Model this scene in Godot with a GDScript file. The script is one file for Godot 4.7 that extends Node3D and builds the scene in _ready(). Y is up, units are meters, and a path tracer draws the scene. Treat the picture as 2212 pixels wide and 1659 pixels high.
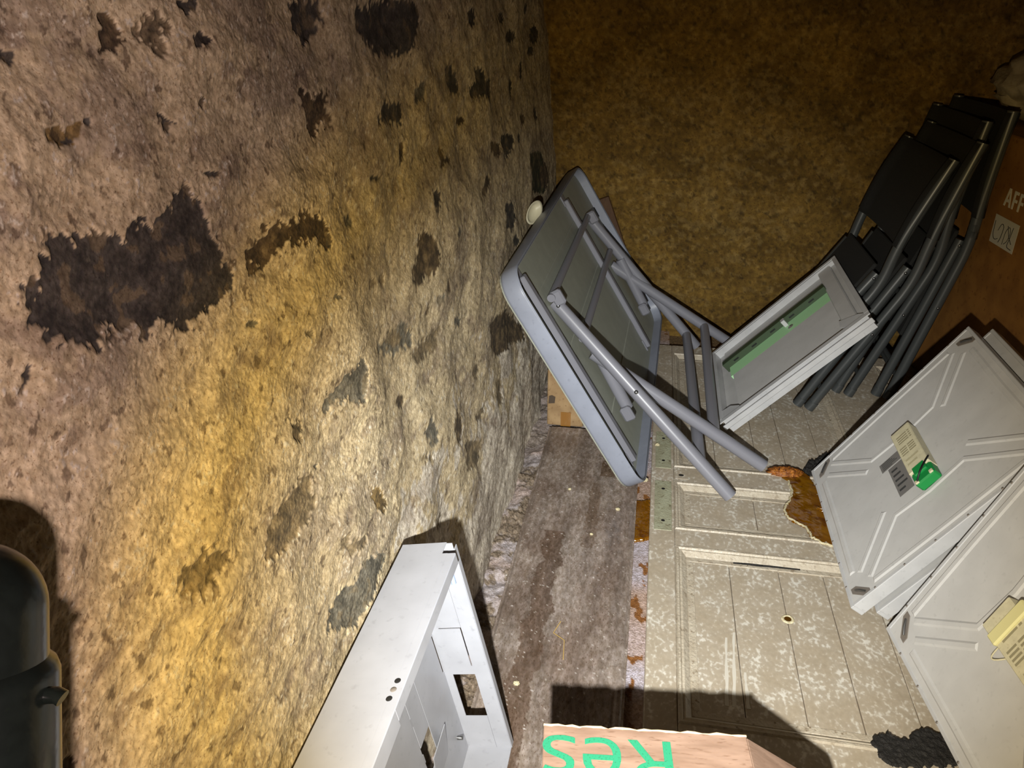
extends Node3D
# A cellar corner lit by one hand torch. y = 0 is the top of the old door and plank on the floor; the camera stands at (0, 1.31, 0).

var M := {}
var used := {}
var rng := RandomNumberGenerator.new()

func _ready() -> void:
	rng.seed = 71
	set_camera()
	set_environment()
	torch()
	make_materials()
	room()
	floor_and_gap()
	wet_plank()
	old_door()
	table()
	light_panels()
	troffer()
	chairs()
	brown_carton()
	metal_tray()
	near_carton()
	dark_pipe()
	small_things()

# ------------------------------------------------------------------ camera, air, light
const EYE := Vector3(0, 1.31, 0)
const CAM_RIGHT := Vector3(0.98370, -0.00806, -0.17963)
const CAM_DOWN := Vector3(0.07220, -0.89722, 0.43563)
const CAM_FORWARD := Vector3(-0.16468, -0.44150, -0.88202)
const TORCH_AT := Vector3(-0.018, 1.153, 0.082)
const TORCH_AIM := Vector3(0.023, -0.491, -0.871)

func set_camera() -> void:
	var c := Camera3D.new()
	c.name = "camera"
	c.transform = Transform3D(Basis(CAM_RIGHT, -CAM_DOWN, -CAM_FORWARD).orthonormalized(), EYE)
	c.fov = 53.66
	c.near = 0.01
	c.far = 50.0
	add_child(c)
	c.current = true

func set_environment() -> void:
	var w := WorldEnvironment.new()
	w.name = "world_environment"
	var e := Environment.new()
	e.background_mode = Environment.BG_COLOR
	e.background_color = Color(0, 0, 0)
	e.tonemap_mode = Environment.TONE_MAPPER_LINEAR
	e.tonemap_exposure = 1.0
	e.sdfgi_enabled = true
	e.ssao_enabled = true
	e.ssil_enabled = true
	w.environment = e
	add_child(w)

func beam(called: String, half_angle: float, soft: float, color: Color, energy: float, aim: Vector3) -> void:
	var l := SpotLight3D.new()
	l.name = called
	l.spot_angle = half_angle
	l.spot_angle_attenuation = soft
	l.spot_range = 12.0
	l.spot_attenuation = 2.0
	l.light_color = color
	l.light_energy = energy
	l.light_size = 0.012
	l.shadow_enabled = true
	add_child(l)
	l.look_at_from_position(TORCH_AT, TORCH_AT + aim, Vector3.UP)

func torch() -> void:
	# the torch in the photographer's hand: a cool hot spot, a yellow ring round it and a dim warm spill
	var aim := TORCH_AIM.normalized()
	beam("torch_hot_spot", 30.5, 1.0, Color(0.93, 0.965, 1.0), 6.6, aim)
	beam("torch_ring", 40.0, 0.45, Color(1.0, 0.86, 0.15), 1.0, aim)
	beam("torch_spill", 82.0, 0.5, Color(1.0, 0.89, 0.88), 0.58, aim)
	var t := thing("hand_torch", "black hand torch held beside the camera", "torch", TORCH_AT - aim * 0.012)
	var b := Basis.looking_at(-aim, Vector3.UP)   # local -z points back along the body
	t.basis = b
	var st := new_st()
	lathe(st, Transform3D(Basis(Vector3.RIGHT, -PI / 2), Vector3.ZERO), [Vector2(0.0165, 0.002), Vector2(0.018, 0.0), Vector2(0.018, 0.03), Vector2(0.013, 0.045), Vector2(0.013, 0.12), Vector2(0.0, 0.122)], 20)
	part(st, "body", simple(Color(0.03, 0.03, 0.03), 0.4), t)
	st = new_st()
	lathe(st, Transform3D(Basis(Vector3.RIGHT, -PI / 2), Vector3.ZERO), [Vector2(0.0, 0.003), Vector2(0.016, 0.003), Vector2(0.016, 0.005), Vector2(0.0, 0.005)], 20)
	var g := simple(Color(0.9, 0.9, 0.85), 0.2)
	g.emission_enabled = true
	g.emission = Color(0.95, 0.95, 1.0)
	g.emission_energy_multiplier = 2.0
	part(st, "lens", g, t)

# ------------------------------------------------------------------ naming
func numbered(called: String) -> String:
	var k: int = used.get(called, 0)
	used[called] = k + 1
	return called if k == 0 else "%s_%03d" % [called, k]

func tag(o: Node, label: String, category: String, group := "") -> void:
	o.set_meta("label", label)
	o.set_meta("category", category)
	if group != "":
		o.set_meta("group", group)

func thing(called: String, label: String, category: String, at := Vector3.ZERO, group := "") -> Node3D:
	var o := Node3D.new()
	o.name = numbered(called)
	add_child(o)
	o.position = at
	tag(o, label, category, group)
	return o

func structure(called: String) -> Node3D:
	var o := Node3D.new()
	o.name = called
	add_child(o)
	o.set_meta("kind", "structure")
	return o

func part(st: SurfaceTool, called: String, m: Material, parent: Node, smooth := false) -> MeshInstance3D:
	st.generate_normals()
	var o := MeshInstance3D.new()
	o.mesh = st.commit()
	o.name = called
	o.material_override = m
	parent.add_child(o, true)
	return o

func part_mesh(mesh: Mesh, called: String, m: Material, parent: Node) -> MeshInstance3D:
	var o := MeshInstance3D.new()
	o.mesh = mesh
	o.name = called
	o.material_override = m
	parent.add_child(o, true)
	return o

# ------------------------------------------------------------------ shapes
func new_st() -> SurfaceTool:
	var st := SurfaceTool.new()
	st.begin(Mesh.PRIMITIVE_TRIANGLES)
	st.set_smooth_group(-1)
	return st

func tri(st: SurfaceTool, a: Vector3, b: Vector3, c: Vector3, out: Vector3) -> void:
	if (a - c).cross(a - b).dot(out) < 0.0:
		var t := b
		b = c
		c = t
	st.add_vertex(a)
	st.add_vertex(b)
	st.add_vertex(c)

func quad(st: SurfaceTool, a: Vector3, b: Vector3, c: Vector3, d: Vector3, out: Vector3) -> void:
	tri(st, a, b, c, out)
	tri(st, a, c, d, out)

# a box with chamfered edges; x runs from lo to hi in the axes of xf
func box(st: SurfaceTool, xf: Transform3D, lo: Vector3, hi: Vector3, bevel := 0.0) -> void:
	var c := (lo + hi) * 0.5
	var h := (hi - lo).abs() * 0.5
	var e := minf(bevel, minf(h.x, minf(h.y, h.z)) * 0.9)
	st.set_smooth_group(-1)
	for ax in 3:
		var a1 := (ax + 1) % 3
		var a2 := (ax + 2) % 3
		for s in [-1.0, 1.0]:
			var q := []
			for k in [[-1, -1], [1, -1], [1, 1], [-1, 1]]:
				var p := Vector3.ZERO
				p[ax] = s * h[ax]
				p[a1] = k[0] * (h[a1] - e)
				p[a2] = k[1] * (h[a2] - e)
				q.append(xf * (c + p))
			var n := Vector3.ZERO
			n[ax] = s
			quad(st, q[0], q[1], q[2], q[3], xf.basis * n)
		if e > 0.0:
			for s1 in [-1.0, 1.0]:
				for s2 in [-1.0, 1.0]:
					var q := []
					for k in [[-1, 0], [1, 0], [1, 1], [-1, 1]]:
						var p := Vector3.ZERO
						p[ax] = k[0] * (h[ax] - e)
						p[a1] = s1 * (h[a1] - (e if k[1] == 0 else 0.0))
						p[a2] = s2 * (h[a2] - (0.0 if k[1] == 0 else e))
						q.append(xf * (c + p))
					var n := Vector3.ZERO
					n[a1] = s1
					n[a2] = s2
					quad(st, q[0], q[1], q[2], q[3], xf.basis * n)
	if e > 0.0:
		for sx in [-1.0, 1.0]:
			for sy in [-1.0, 1.0]:
				for sz in [-1.0, 1.0]:
					var s := Vector3(sx, sy, sz)
					var k := s * h
					tri(st, xf * (c + k - s * Vector3(0, e, e)), xf * (c + k - s * Vector3(e, 0, e)), xf * (c + k - s * Vector3(e, e, 0)), xf.basis * s)

func tube(st: SurfaceTool, pts: Array, r: float, seg := 12, caps := true) -> void:
	var rings := []
	var up := Vector3.ZERO
	for i in pts.size():
		var a: Vector3 = pts[maxi(i - 1, 0)]
		var b: Vector3 = pts[mini(i + 1, pts.size() - 1)]
		var d := (b - a).normalized()
		if i == 0:
			up = d.cross(Vector3(0.31, 0.87, 0.38)).normalized()
		up = (up - d * up.dot(d)).normalized()
		var side := d.cross(up)
		var ring := []
		for k in seg:
			var t := TAU * k / seg
			ring.append(pts[i] + (up * cos(t) + side * sin(t)) * r)
		rings.append(ring)
	st.set_smooth_group(1)
	for i in pts.size() - 1:
		for k in seg:
			var k2 := (k + 1) % seg
			quad(st, rings[i][k], rings[i][k2], rings[i + 1][k2], rings[i + 1][k], rings[i][k] - pts[i])
	if caps:
		st.set_smooth_group(-1)
		for end in [0, pts.size() - 1]:
			var d: Vector3 = pts[end] - pts[1 if end == 0 else end - 1]
			for k in range(1, seg - 1):
				tri(st, rings[end][0], rings[end][k], rings[end][k + 1], d)

# rounds the corners of a polyline
func rounded(pts: Array, r: float, n := 6) -> Array:
	var out := [pts[0]]
	for i in range(1, pts.size() - 1):
		var p: Vector3 = pts[i]
		var a: Vector3 = p + (pts[i - 1] - p).limit_length(r)
		var b: Vector3 = p + (pts[i + 1] - p).limit_length(r)
		for k in n + 1:
			var t := float(k) / n
			out.append(a.lerp(p, t).lerp(p.lerp(b, t), t))
	out.append(pts[-1])
	return out

# profile of (radius, height) turned about the y axis of xf
func lathe(st: SurfaceTool, xf: Transform3D, prof: Array, seg := 24, smooth := true) -> void:
	st.set_smooth_group(1 if smooth else -1)
	for i in prof.size() - 1:
		for k in seg:
			var t0 := TAU * k / seg
			var t1 := TAU * (k + 1) / seg
			var p: Vector2 = prof[i]
			var q: Vector2 = prof[i + 1]
			var a := Vector3(p.x * cos(t0), p.y, p.x * sin(t0))
			var b := Vector3(p.x * cos(t1), p.y, p.x * sin(t1))
			var c := Vector3(q.x * cos(t1), q.y, q.x * sin(t1))
			var d := Vector3(q.x * cos(t0), q.y, q.x * sin(t0))
			var n := Vector3(cos((t0 + t1) / 2) * (q.y - p.y), p.x - q.x, sin((t0 + t1) / 2) * (q.y - p.y))
			if p.x > 1e-6:
				tri(st, xf * a, xf * b, xf * c, xf.basis * n)
			if q.x > 1e-6:
				tri(st, xf * a, xf * c, xf * d, xf.basis * n)

# polygon in the x-z plane of xf, from y = lo to y = hi
func prism(st: SurfaceTool, xf: Transform3D, poly: PackedVector2Array, lo: float, hi: float, bevel := 0.0) -> void:
	var top := poly
	if bevel > 0.0:
		var inner := Geometry2D.offset_polygon(poly, -bevel, Geometry2D.JOIN_MITER)
		if inner.size() == 1 and inner[0].size() == poly.size():
			var best := 0
			for k in poly.size():
				if inner[0][k].distance_to(poly[0]) < inner[0][best].distance_to(poly[0]):
					best = k
			top = PackedVector2Array()
			var same := Geometry2D.is_polygon_clockwise(poly) == Geometry2D.is_polygon_clockwise(inner[0])
			for k in poly.size():
				top.append(inner[0][posmod(best + (k if same else -k), poly.size())])
	var mid := Vector2.ZERO
	for p in poly:
		mid += p / poly.size()
	st.set_smooth_group(-1)
	var h2 := hi - bevel
	for k in poly.size():
		var a := poly[k]
		var b := poly[(k + 1) % poly.size()]
		var e := (b - a).orthogonal()
		if Geometry2D.is_polygon_clockwise(poly):
			e = -e
		var out := xf.basis * Vector3(e.x, 0, e.y)
		quad(st, xf * Vector3(a.x, lo, a.y), xf * Vector3(b.x, lo, b.y), xf * Vector3(b.x, h2, b.y), xf * Vector3(a.x, h2, a.y), out)
		if bevel > 0.0:
			var c := top[k]
			var d := top[(k + 1) % poly.size()]
			quad(st, xf * Vector3(a.x, h2, a.y), xf * Vector3(b.x, h2, b.y), xf * Vector3(d.x, hi, d.y), xf * Vector3(c.x, hi, c.y), out.normalized() + xf.basis.y)
	for side in [[top, hi, 1.0], [poly, lo, -1.0]]:
		var idx := Geometry2D.triangulate_polygon(side[0])
		for k in range(0, idx.size(), 3):
			var p: Vector2 = side[0][idx[k]]
			var q: Vector2 = side[0][idx[k + 1]]
			var r: Vector2 = side[0][idx[k + 2]]
			tri(st, xf * Vector3(p.x, side[1], p.y), xf * Vector3(q.x, side[1], q.y), xf * Vector3(r.x, side[1], r.y), xf.basis.y * side[2])

# a dense sheet: nu by nv points; at.call(s, t) gives a point, its colours come with it
func sheet(nu: int, nv: int, pos: PackedVector3Array, col: PackedColorArray) -> ArrayMesh:
	var nor := PackedVector3Array()
	nor.resize(nu * nv)
	for j in nv:
		for i in nu:
			var a := pos[j * nu + maxi(i - 1, 0)]
			var b := pos[j * nu + mini(i + 1, nu - 1)]
			var c := pos[maxi(j - 1, 0) * nu + i]
			var d := pos[mini(j + 1, nv - 1) * nu + i]
			nor[j * nu + i] = (b - a).cross(d - c).normalized()
	var idx := PackedInt32Array()
	idx.resize((nu - 1) * (nv - 1) * 6)
	var k := 0
	for j in nv - 1:
		for i in nu - 1:
			var p := j * nu + i
			idx[k] = p
			idx[k + 1] = p + nu
			idx[k + 2] = p + 1
			idx[k + 3] = p + 1
			idx[k + 4] = p + nu
			idx[k + 5] = p + nu + 1
			k += 6
	var arr := []
	arr.resize(Mesh.ARRAY_MAX)
	arr[Mesh.ARRAY_VERTEX] = pos
	arr[Mesh.ARRAY_NORMAL] = nor
	if col.size() > 0:
		arr[Mesh.ARRAY_COLOR] = col
	arr[Mesh.ARRAY_INDEX] = idx
	var m := ArrayMesh.new()
	m.add_surface_from_arrays(Mesh.PRIMITIVE_TRIANGLES, arr)
	return m

# a ragged, lumpy crust inside an outline of x, z pairs, lying at height y
func crust(outline: Array, y: float, step: float, ragged: float, bump: Callable) -> SurfaceTool:
	var poly := PackedVector2Array()
	for k in range(0, outline.size(), 2):
		poly.append(Vector2(outline[k], outline[k + 1]))
	var box2 := Rect2(poly[0], Vector2.ZERO)
	for p in poly:
		box2 = box2.expand(p)
	box2 = box2.grow(ragged)
	var n := noise(33, 60.0, 3)
	var nx := int(box2.size.x / step) + 2
	var nz := int(box2.size.y / step) + 2
	var inside := PackedByteArray()
	inside.resize(nx * nz)
	for j in nz:
		for i in nx:
			var p := box2.position + Vector2(i, j) * step
			p += Vector2(n.get_noise_2d(p.x, p.y), n.get_noise_2d(p.x + 9.0, p.y)) * ragged
			inside[j * nx + i] = 1 if Geometry2D.is_point_in_polygon(p, poly) else 0
	var st := new_st()
	st.set_smooth_group(1)
	for j in nz - 1:
		for i in nx - 1:
			var s := inside[j * nx + i] + inside[j * nx + i + 1] + inside[(j + 1) * nx + i] + inside[(j + 1) * nx + i + 1]
			if s == 0:
				continue
			var q := []
			for k in [[0, 0], [1, 0], [1, 1], [0, 1]]:
				var p := box2.position + Vector2(i + k[0], j + k[1]) * step
				var h := 0.0 if inside[(j + k[1]) * nx + i + k[0]] == 0 else float(bump.call(p.x, p.y))
				q.append(Vector3(p.x, y + h, p.y))
			quad(st, q[0], q[1], q[2], q[3], Vector3.UP)
	return st

func frame(o: Vector3, u: Vector3, v: Vector3, n: Vector3) -> Transform3D:
	return Transform3D(Basis(u, v, n), o)

# ------------------------------------------------------------------ noise and materials
func noise(sd: int, freq: float, oct := 3) -> FastNoiseLite:
	var n := FastNoiseLite.new()
	n.seed = sd
	n.noise_type = FastNoiseLite.TYPE_SIMPLEX_SMOOTH
	n.frequency = freq
	n.fractal_type = FastNoiseLite.FRACTAL_FBM
	n.fractal_octaves = oct
	return n

func simple(c: Color, rough: float, metal := 0.0) -> StandardMaterial3D:
	var m := StandardMaterial3D.new()
	m.albedo_color = c
	m.roughness = rough
	m.metallic = metal
	return m

func noise_image(sd: int, freq: float, oct: int, size: int) -> Image:
	return noise(sd, freq, oct).get_seamless_image(size, size)

# colours mixed by two noises: a to b by the first, flecks of c where the second is high
func mottle(sd: int, size: int, f1: float, f2: float, a: Color, b: Color, c: Color, edge: float, soft: float) -> ImageTexture:
	var i1 := noise_image(sd, f1, 5, size)
	var i2 := noise_image(sd + 5, f2, 4, size)
	i1.convert(Image.FORMAT_L8)
	i2.convert(Image.FORMAT_L8)
	var d1 := i1.get_data()
	var d2 := i2.get_data()
	var out := PackedByteArray()
	out.resize(size * size * 3)
	for k in size * size:
		var t := clampf((d1[k] / 255.0 - 0.2) / 0.6, 0.0, 1.0)
		var s := clampf((d2[k] / 255.0 - edge) / soft, 0.0, 1.0)
		var r := lerpf(lerpf(a.r, b.r, t), c.r, s)
		var g := lerpf(lerpf(a.g, b.g, t), c.g, s)
		var l := lerpf(lerpf(a.b, b.b, t), c.b, s)
		out[k * 3] = int(r * 255.0)
		out[k * 3 + 1] = int(g * 255.0)
		out[k * 3 + 2] = int(l * 255.0)
	var im := Image.create_from_data(size, size, false, Image.FORMAT_RGB8, out)
	return ImageTexture.create_from_image(im)

func bumps(sd: int, freq: float, oct: int, size: int, strength: float) -> ImageTexture:
	var im := noise_image(sd, freq, oct, size)
	im.convert(Image.FORMAT_RGBA8)
	im.bump_map_to_normal_map(strength)
	return ImageTexture.create_from_image(im)

func gray(sd: int, freq: float, oct: int, size: int) -> ImageTexture:
	return ImageTexture.create_from_image(noise_image(sd, freq, oct, size))

func dressed(m: StandardMaterial3D, tex: Texture2D, nor: Texture2D, scale: Vector3, depth := 1.0, world := true) -> StandardMaterial3D:
	m.uv1_triplanar = true
	m.uv1_world_triplanar = world
	m.uv1_scale = scale
	if tex:
		m.albedo_texture = tex
	if nor:
		m.normal_enabled = true
		m.normal_texture = nor
		m.normal_scale = depth
	return m
const PATCHES := [
	[0,-0.689,1.154,-0.717,1.145,-0.717,1.126,-0.727,1.101,-0.737,1.084,-0.735,1.067,-0.752,1.047,-0.732,1.035,-0.693,1.027,-0.649,1.026,-0.622,1.035,-0.602,1.050,-0.582,1.042,-0.559,1.057,-0.528,1.067,-0.512,1.057,-0.499,1.060,-0.492,1.077,-0.474,1.081,-0.464,1.086,-0.462,1.101,-0.452,1.118,-0.474,1.130,-0.491,1.143,-0.505,1.157,-0.517,1.156,-0.533,1.142,-0.545,1.147,-0.566,1.141,-0.589,1.135,-0.606,1.140,-0.633,1.134,-0.662,1.143],
	[1,-0.839,1.079,-0.908,1.069,-0.927,1.076,-0.955,1.066,-0.995,1.044,-0.982,1.008,-0.947,1.035,-0.865,1.048,-0.830,1.040,-0.805,1.037,-0.782,1.034,-0.776,1.041,-0.790,1.063,-0.820,1.067,-0.823,1.075],
	[1,-1.392,0.925,-1.448,0.913,-1.477,0.855,-1.453,0.836,-1.385,0.835,-1.336,0.832,-1.308,0.854,-1.334,0.877,-1.372,0.886],
	[2,-1.241,0.802,-1.262,0.769,-1.275,0.741,-1.178,0.762,-1.106,0.798,-1.111,0.807,-1.189,0.784,-1.192,0.807],
	[4,-1.461,0.712,-1.415,0.702,-1.403,0.678,-1.343,0.690,-1.277,0.696,-1.256,0.715,-1.268,0.728,-1.328,0.728,-1.415,0.715],
	[2,-1.007,0.833,-1.024,0.818,-1.022,0.798,-0.999,0.771,-0.988,0.761,-0.960,0.782,-0.913,0.804,-0.890,0.797,-0.879,0.811,-0.890,0.823,-0.930,0.822,-0.947,0.834,-0.981,0.824],
	[4,-0.772,0.854,-0.815,0.826,-0.804,0.812,-0.786,0.808,-0.780,0.823,-0.786,0.836],
	[2,-1.291,0.588,-1.308,0.524,-1.266,0.518,-1.245,0.562,-1.267,0.572],
	[1,-1.467,0.507,-1.485,0.447,-1.449,0.420,-1.417,0.449,-1.407,0.495],
	[4,-1.741,0.374,-1.685,0.355,-1.647,0.368,-1.632,0.390],
	[3,-0.965,0.623,-0.997,0.602,-1.025,0.553,-0.990,0.551,-0.969,0.582],
	[4,-0.812,0.746,-0.792,0.707,-0.741,0.700,-0.677,0.711,-0.636,0.732,-0.650,0.748,-0.675,0.766,-0.730,0.768,-0.786,0.758],
	[4,-0.841,0.620,-0.860,0.599,-0.919,0.564,-0.892,0.557,-0.857,0.573,-0.834,0.606],
	[2,-0.882,0.542,-0.994,0.476,-0.939,0.467,-0.829,0.459,-0.801,0.476,-0.753,0.524,-0.777,0.538,-0.813,0.545,-0.861,0.523],
	[4,-0.511,0.825,-0.566,0.812,-0.597,0.776,-0.563,0.787,-0.529,0.781,-0.506,0.801],
	[0,-0.748,1.322,-0.785,1.322,-0.777,1.314,-0.761,1.308,-0.750,1.314],
	[1,-0.645,1.313,-0.664,1.303,-0.662,1.291,-0.647,1.278,-0.634,1.276,-0.633,1.287],
	[4,-0.682,1.299,-0.703,1.312,-0.729,1.303,-0.720,1.295,-0.713,1.275,-0.697,1.280,-0.682,1.291],
	[0,-0.770,1.299,-0.794,1.283,-0.759,1.277,-0.757,1.285],
	[0,-0.519,1.286,-0.540,1.287,-0.535,1.275,-0.517,1.281],
	[0,-0.687,1.228,-0.705,1.217,-0.695,1.206,-0.685,1.214],
	[0,-0.753,1.234,-0.766,1.230,-0.760,1.222,-0.751,1.225],
	[3,-0.535,1.229,-0.549,1.232,-0.562,1.227,-0.579,1.231,-0.579,1.227,-0.564,1.215,-0.542,1.217],
	[0,-1.013,1.302,-1.031,1.324,-1.111,1.325,-1.114,1.305,-1.086,1.280,-1.039,1.272,-1.018,1.285],
	[0,-1.234,1.321,-1.298,1.318,-1.316,1.327,-1.519,1.329,-1.569,1.317,-1.570,1.286,-1.505,1.255,-1.474,1.239,-1.373,1.240,-1.311,1.247,-1.257,1.269,-1.226,1.297],
	[1,-0.995,1.221,-1.032,1.205,-1.091,1.211,-1.068,1.185,-1.089,1.162,-1.046,1.168,-1.031,1.154,-1.004,1.158,-1.007,1.181,-0.991,1.203],
	[0,-1.311,1.171,-1.411,1.158,-1.381,1.125,-1.321,1.136,-1.253,1.153],
	[2,-1.511,1.182,-1.573,1.184,-1.537,1.152,-1.487,1.152],
	[0,-1.726,1.200,-1.784,1.204,-1.834,1.165,-1.833,1.138,-1.767,1.144,-1.750,1.178],
	[0,-2.001,1.183,-2.082,1.171,-2.086,1.146,-2.211,1.143,-2.207,1.098,-2.148,1.081,-2.068,1.111,-1.951,1.114,-1.939,1.140,-2.001,1.152],
	[0,-2.255,0.980,-2.415,0.969,-2.394,0.927,-2.264,0.912],
	[1,-2.102,0.990,-2.234,0.965,-2.191,0.934,-2.129,0.956],
	[1,-2.047,0.918,-2.071,0.892,-1.971,0.862,-1.955,0.888],
	[5,-2.658,0.870,-2.966,0.829,-3.036,0.721,-2.944,0.668,-2.688,0.730],
	[0,-2.190,0.795,-2.305,0.784,-2.339,0.725,-2.283,0.695,-2.201,0.730],
	[1,-1.872,0.549,-2.069,0.530,-2.273,0.393,-2.286,0.330,-2.104,0.390,-1.967,0.412,-1.876,0.470],
	[4,-1.900,0.376,-1.953,0.345,-1.906,0.293,-1.846,0.309],
	[4,-1.483,0.407,-1.641,0.323,-1.594,0.283,-1.487,0.322],
	[4,-1.224,0.371,-1.280,0.352,-1.271,0.319,-1.226,0.340],
	[0,-0.438,1.074,-0.441,1.072,-0.426,1.059,-0.422,1.061],
	[1,-0.334,0.775,-0.341,0.776,-0.349,0.769,-0.348,0.757,-0.336,0.755],
	[4,-1.150,0.814,-1.200,0.801,-1.231,0.763,-1.160,0.784],
	[0,-1.545,0.954,-1.529,0.942,-1.506,0.940,-1.489,0.951,-1.488,0.967,-1.503,0.980,-1.527,0.981,-1.544,0.971],
	[1,-1.188,0.661,-1.179,0.656,-1.165,0.660,-1.154,0.669,-1.153,0.679,-1.161,0.684,-1.175,0.681,-1.187,0.671],
	[0,-2.044,1.298,-2.026,1.283,-1.998,1.278,-1.977,1.284,-1.975,1.298,-1.992,1.313,-2.019,1.318,-2.041,1.312],
	[0,-2.625,1.234,-2.586,1.221,-2.510,1.218,-2.444,1.226,-2.423,1.240,-2.458,1.252,-2.530,1.256,-2.600,1.248],
	[0,-3.065,1.228,-3.030,1.205,-2.971,1.197,-2.924,1.209,-2.915,1.232,-2.948,1.255,-3.005,1.263,-3.055,1.253],
	[0,-2.697,1.133,-2.676,1.112,-2.646,1.105,-2.627,1.116,-2.627,1.138,-2.648,1.158,-2.677,1.165,-2.698,1.155],
	[0,-2.518,1.091,-2.495,1.070,-2.463,1.063,-2.441,1.075,-2.441,1.097,-2.463,1.118,-2.495,1.125,-2.518,1.114],
	[0,-2.939,0.961,-2.910,0.944,-2.862,0.942,-2.822,0.955,-2.814,0.976,-2.842,0.993,-2.889,0.996,-2.930,0.983],
	[1,-2.665,0.979,-2.646,0.968,-2.612,0.967,-2.584,0.976,-2.578,0.989,-2.596,0.999,-2.629,1.000,-2.658,0.992],
	[1,-1.617,1.029,-1.604,1.012,-1.590,1.007,-1.584,1.016,-1.589,1.034,-1.602,1.050,-1.615,1.056,-1.621,1.047],
	[1,-1.660,1.015,-1.651,1.012,-1.632,1.013,-1.615,1.018,-1.610,1.024,-1.619,1.027,-1.638,1.026,-1.655,1.021],
	[1,-1.533,0.770,-1.524,0.763,-1.510,0.763,-1.500,0.771,-1.500,0.781,-1.509,0.788,-1.523,0.788,-1.533,0.781],
	[2,-1.467,0.762,-1.459,0.757,-1.444,0.760,-1.432,0.767,-1.430,0.775,-1.438,0.779,-1.453,0.777,-1.465,0.770],
	[1,-1.394,0.765,-1.385,0.760,-1.371,0.761,-1.361,0.769,-1.360,0.778,-1.368,0.783,-1.381,0.781,-1.392,0.774],
	[2,-1.606,0.661,-1.589,0.656,-1.559,0.664,-1.533,0.678,-1.526,0.692,-1.542,0.697,-1.572,0.690,-1.599,0.675],
	[4,-1.703,0.488,-1.687,0.479,-1.663,0.484,-1.645,0.499,-1.644,0.516,-1.659,0.525,-1.682,0.521,-1.701,0.506],
	[0,-2.951,1.178,-2.932,1.166,-2.900,1.163,-2.874,1.169,-2.868,1.182,-2.887,1.194,-2.918,1.198,-2.945,1.192],
	[0,-2.885,1.313,-2.864,1.299,-2.827,1.293,-2.796,1.299,-2.790,1.313,-2.810,1.327,-2.847,1.333,-2.878,1.327],
	[0,-2.456,1.289,-2.438,1.278,-2.405,1.274,-2.378,1.279,-2.371,1.289,-2.388,1.299,-2.420,1.304,-2.448,1.299],
	[4,-0.793,0.816,-0.788,0.812,-0.781,0.814,-0.776,0.819,-0.776,0.826,-0.781,0.830,-0.788,0.829,-0.793,0.823],
	[2,-1.098,1.019,-1.090,1.014,-1.076,1.015,-1.065,1.020,-1.064,1.028,-1.072,1.032,-1.085,1.032,-1.096,1.027],
	[0,-0.566,1.217,-0.563,1.216,-0.558,1.216,-0.553,1.217,-0.552,1.219,-0.555,1.221,-0.560,1.221,-0.565,1.219],
	[0,-0.590,1.230,-0.588,1.228,-0.584,1.227,-0.582,1.228,-0.582,1.231,-0.584,1.233,-0.588,1.234,-0.590,1.233],
	[4,-1.144,0.906,-1.137,0.902,-1.124,0.903,-1.115,0.909,-1.113,0.916,-1.120,0.920,-1.132,0.918,-1.142,0.912],
	[4,-1.193,0.895,-1.187,0.890,-1.176,0.891,-1.169,0.896,-1.168,0.903,-1.175,0.908,-1.185,0.908,-1.193,0.902],
	[0,-0.995,1.018,-0.989,1.010,-0.983,1.008,-0.981,1.013,-0.983,1.021,-0.989,1.029,-0.995,1.031,-0.997,1.027],
	[0,-2.541,0.933,-2.525,0.923,-2.500,0.922,-2.479,0.930,-2.476,0.943,-2.491,0.953,-2.516,0.954,-2.537,0.946],
	[1,-1.866,1.074,-1.850,1.070,-1.818,1.071,-1.789,1.078,-1.780,1.084,-1.794,1.088,-1.826,1.087,-1.856,1.081],
	[2,-0.765,0.981,-0.760,0.980,-0.752,0.982,-0.744,0.986,-0.742,0.990,-0.747,0.992,-0.755,0.990,-0.763,0.986],
	[2,-0.878,0.924,-0.873,0.922,-0.864,0.925,-0.856,0.929,-0.854,0.934,-0.859,0.935,-0.868,0.933,-0.876,0.929],
	[2,-0.983,0.939,-0.978,0.938,-0.967,0.941,-0.957,0.945,-0.954,0.949,-0.960,0.950,-0.970,0.948,-0.980,0.943],
	[1,-3.048,0.718,-3.009,0.688,-2.952,0.684,-2.912,0.707,-2.910,0.745,-2.947,0.775,-3.002,0.780,-3.045,0.757],
	[2,-2.524,0.451,-2.496,0.444,-2.444,0.454,-2.401,0.476,-2.389,0.496,-2.415,0.503,-2.465,0.494,-2.510,0.472],
	[0,-2.358,0.645,-2.341,0.637,-2.313,0.640,-2.289,0.652,-2.284,0.665,-2.301,0.674,-2.329,0.671,-2.353,0.660],
	[2,-1.672,0.854,-1.660,0.849,-1.640,0.850,-1.623,0.858,-1.619,0.868,-1.631,0.874,-1.651,0.873,-1.669,0.865],
	[4,-1.260,0.498,-1.248,0.499,-1.226,0.511,-1.206,0.525,-1.200,0.535,-1.210,0.534,-1.232,0.524,-1.253,0.509],
	[1,-1.377,1.078,-1.366,1.067,-1.353,1.064,-1.345,1.070,-1.346,1.082,-1.356,1.093,-1.369,1.097,-1.378,1.090],
	[0,-1.234,1.059,-1.224,1.058,-1.203,1.061,-1.184,1.066,-1.177,1.070,-1.186,1.071,-1.207,1.068,-1.227,1.063],
	[0,-0.764,1.155,-0.758,1.154,-0.746,1.156,-0.734,1.159,-0.730,1.161,-0.736,1.162,-0.748,1.160,-0.760,1.157],
	[2,-0.543,1.126,-0.542,1.125,-0.540,1.125,-0.538,1.126,-0.538,1.127,-0.540,1.128,-0.542,1.128,-0.543,1.127],
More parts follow.
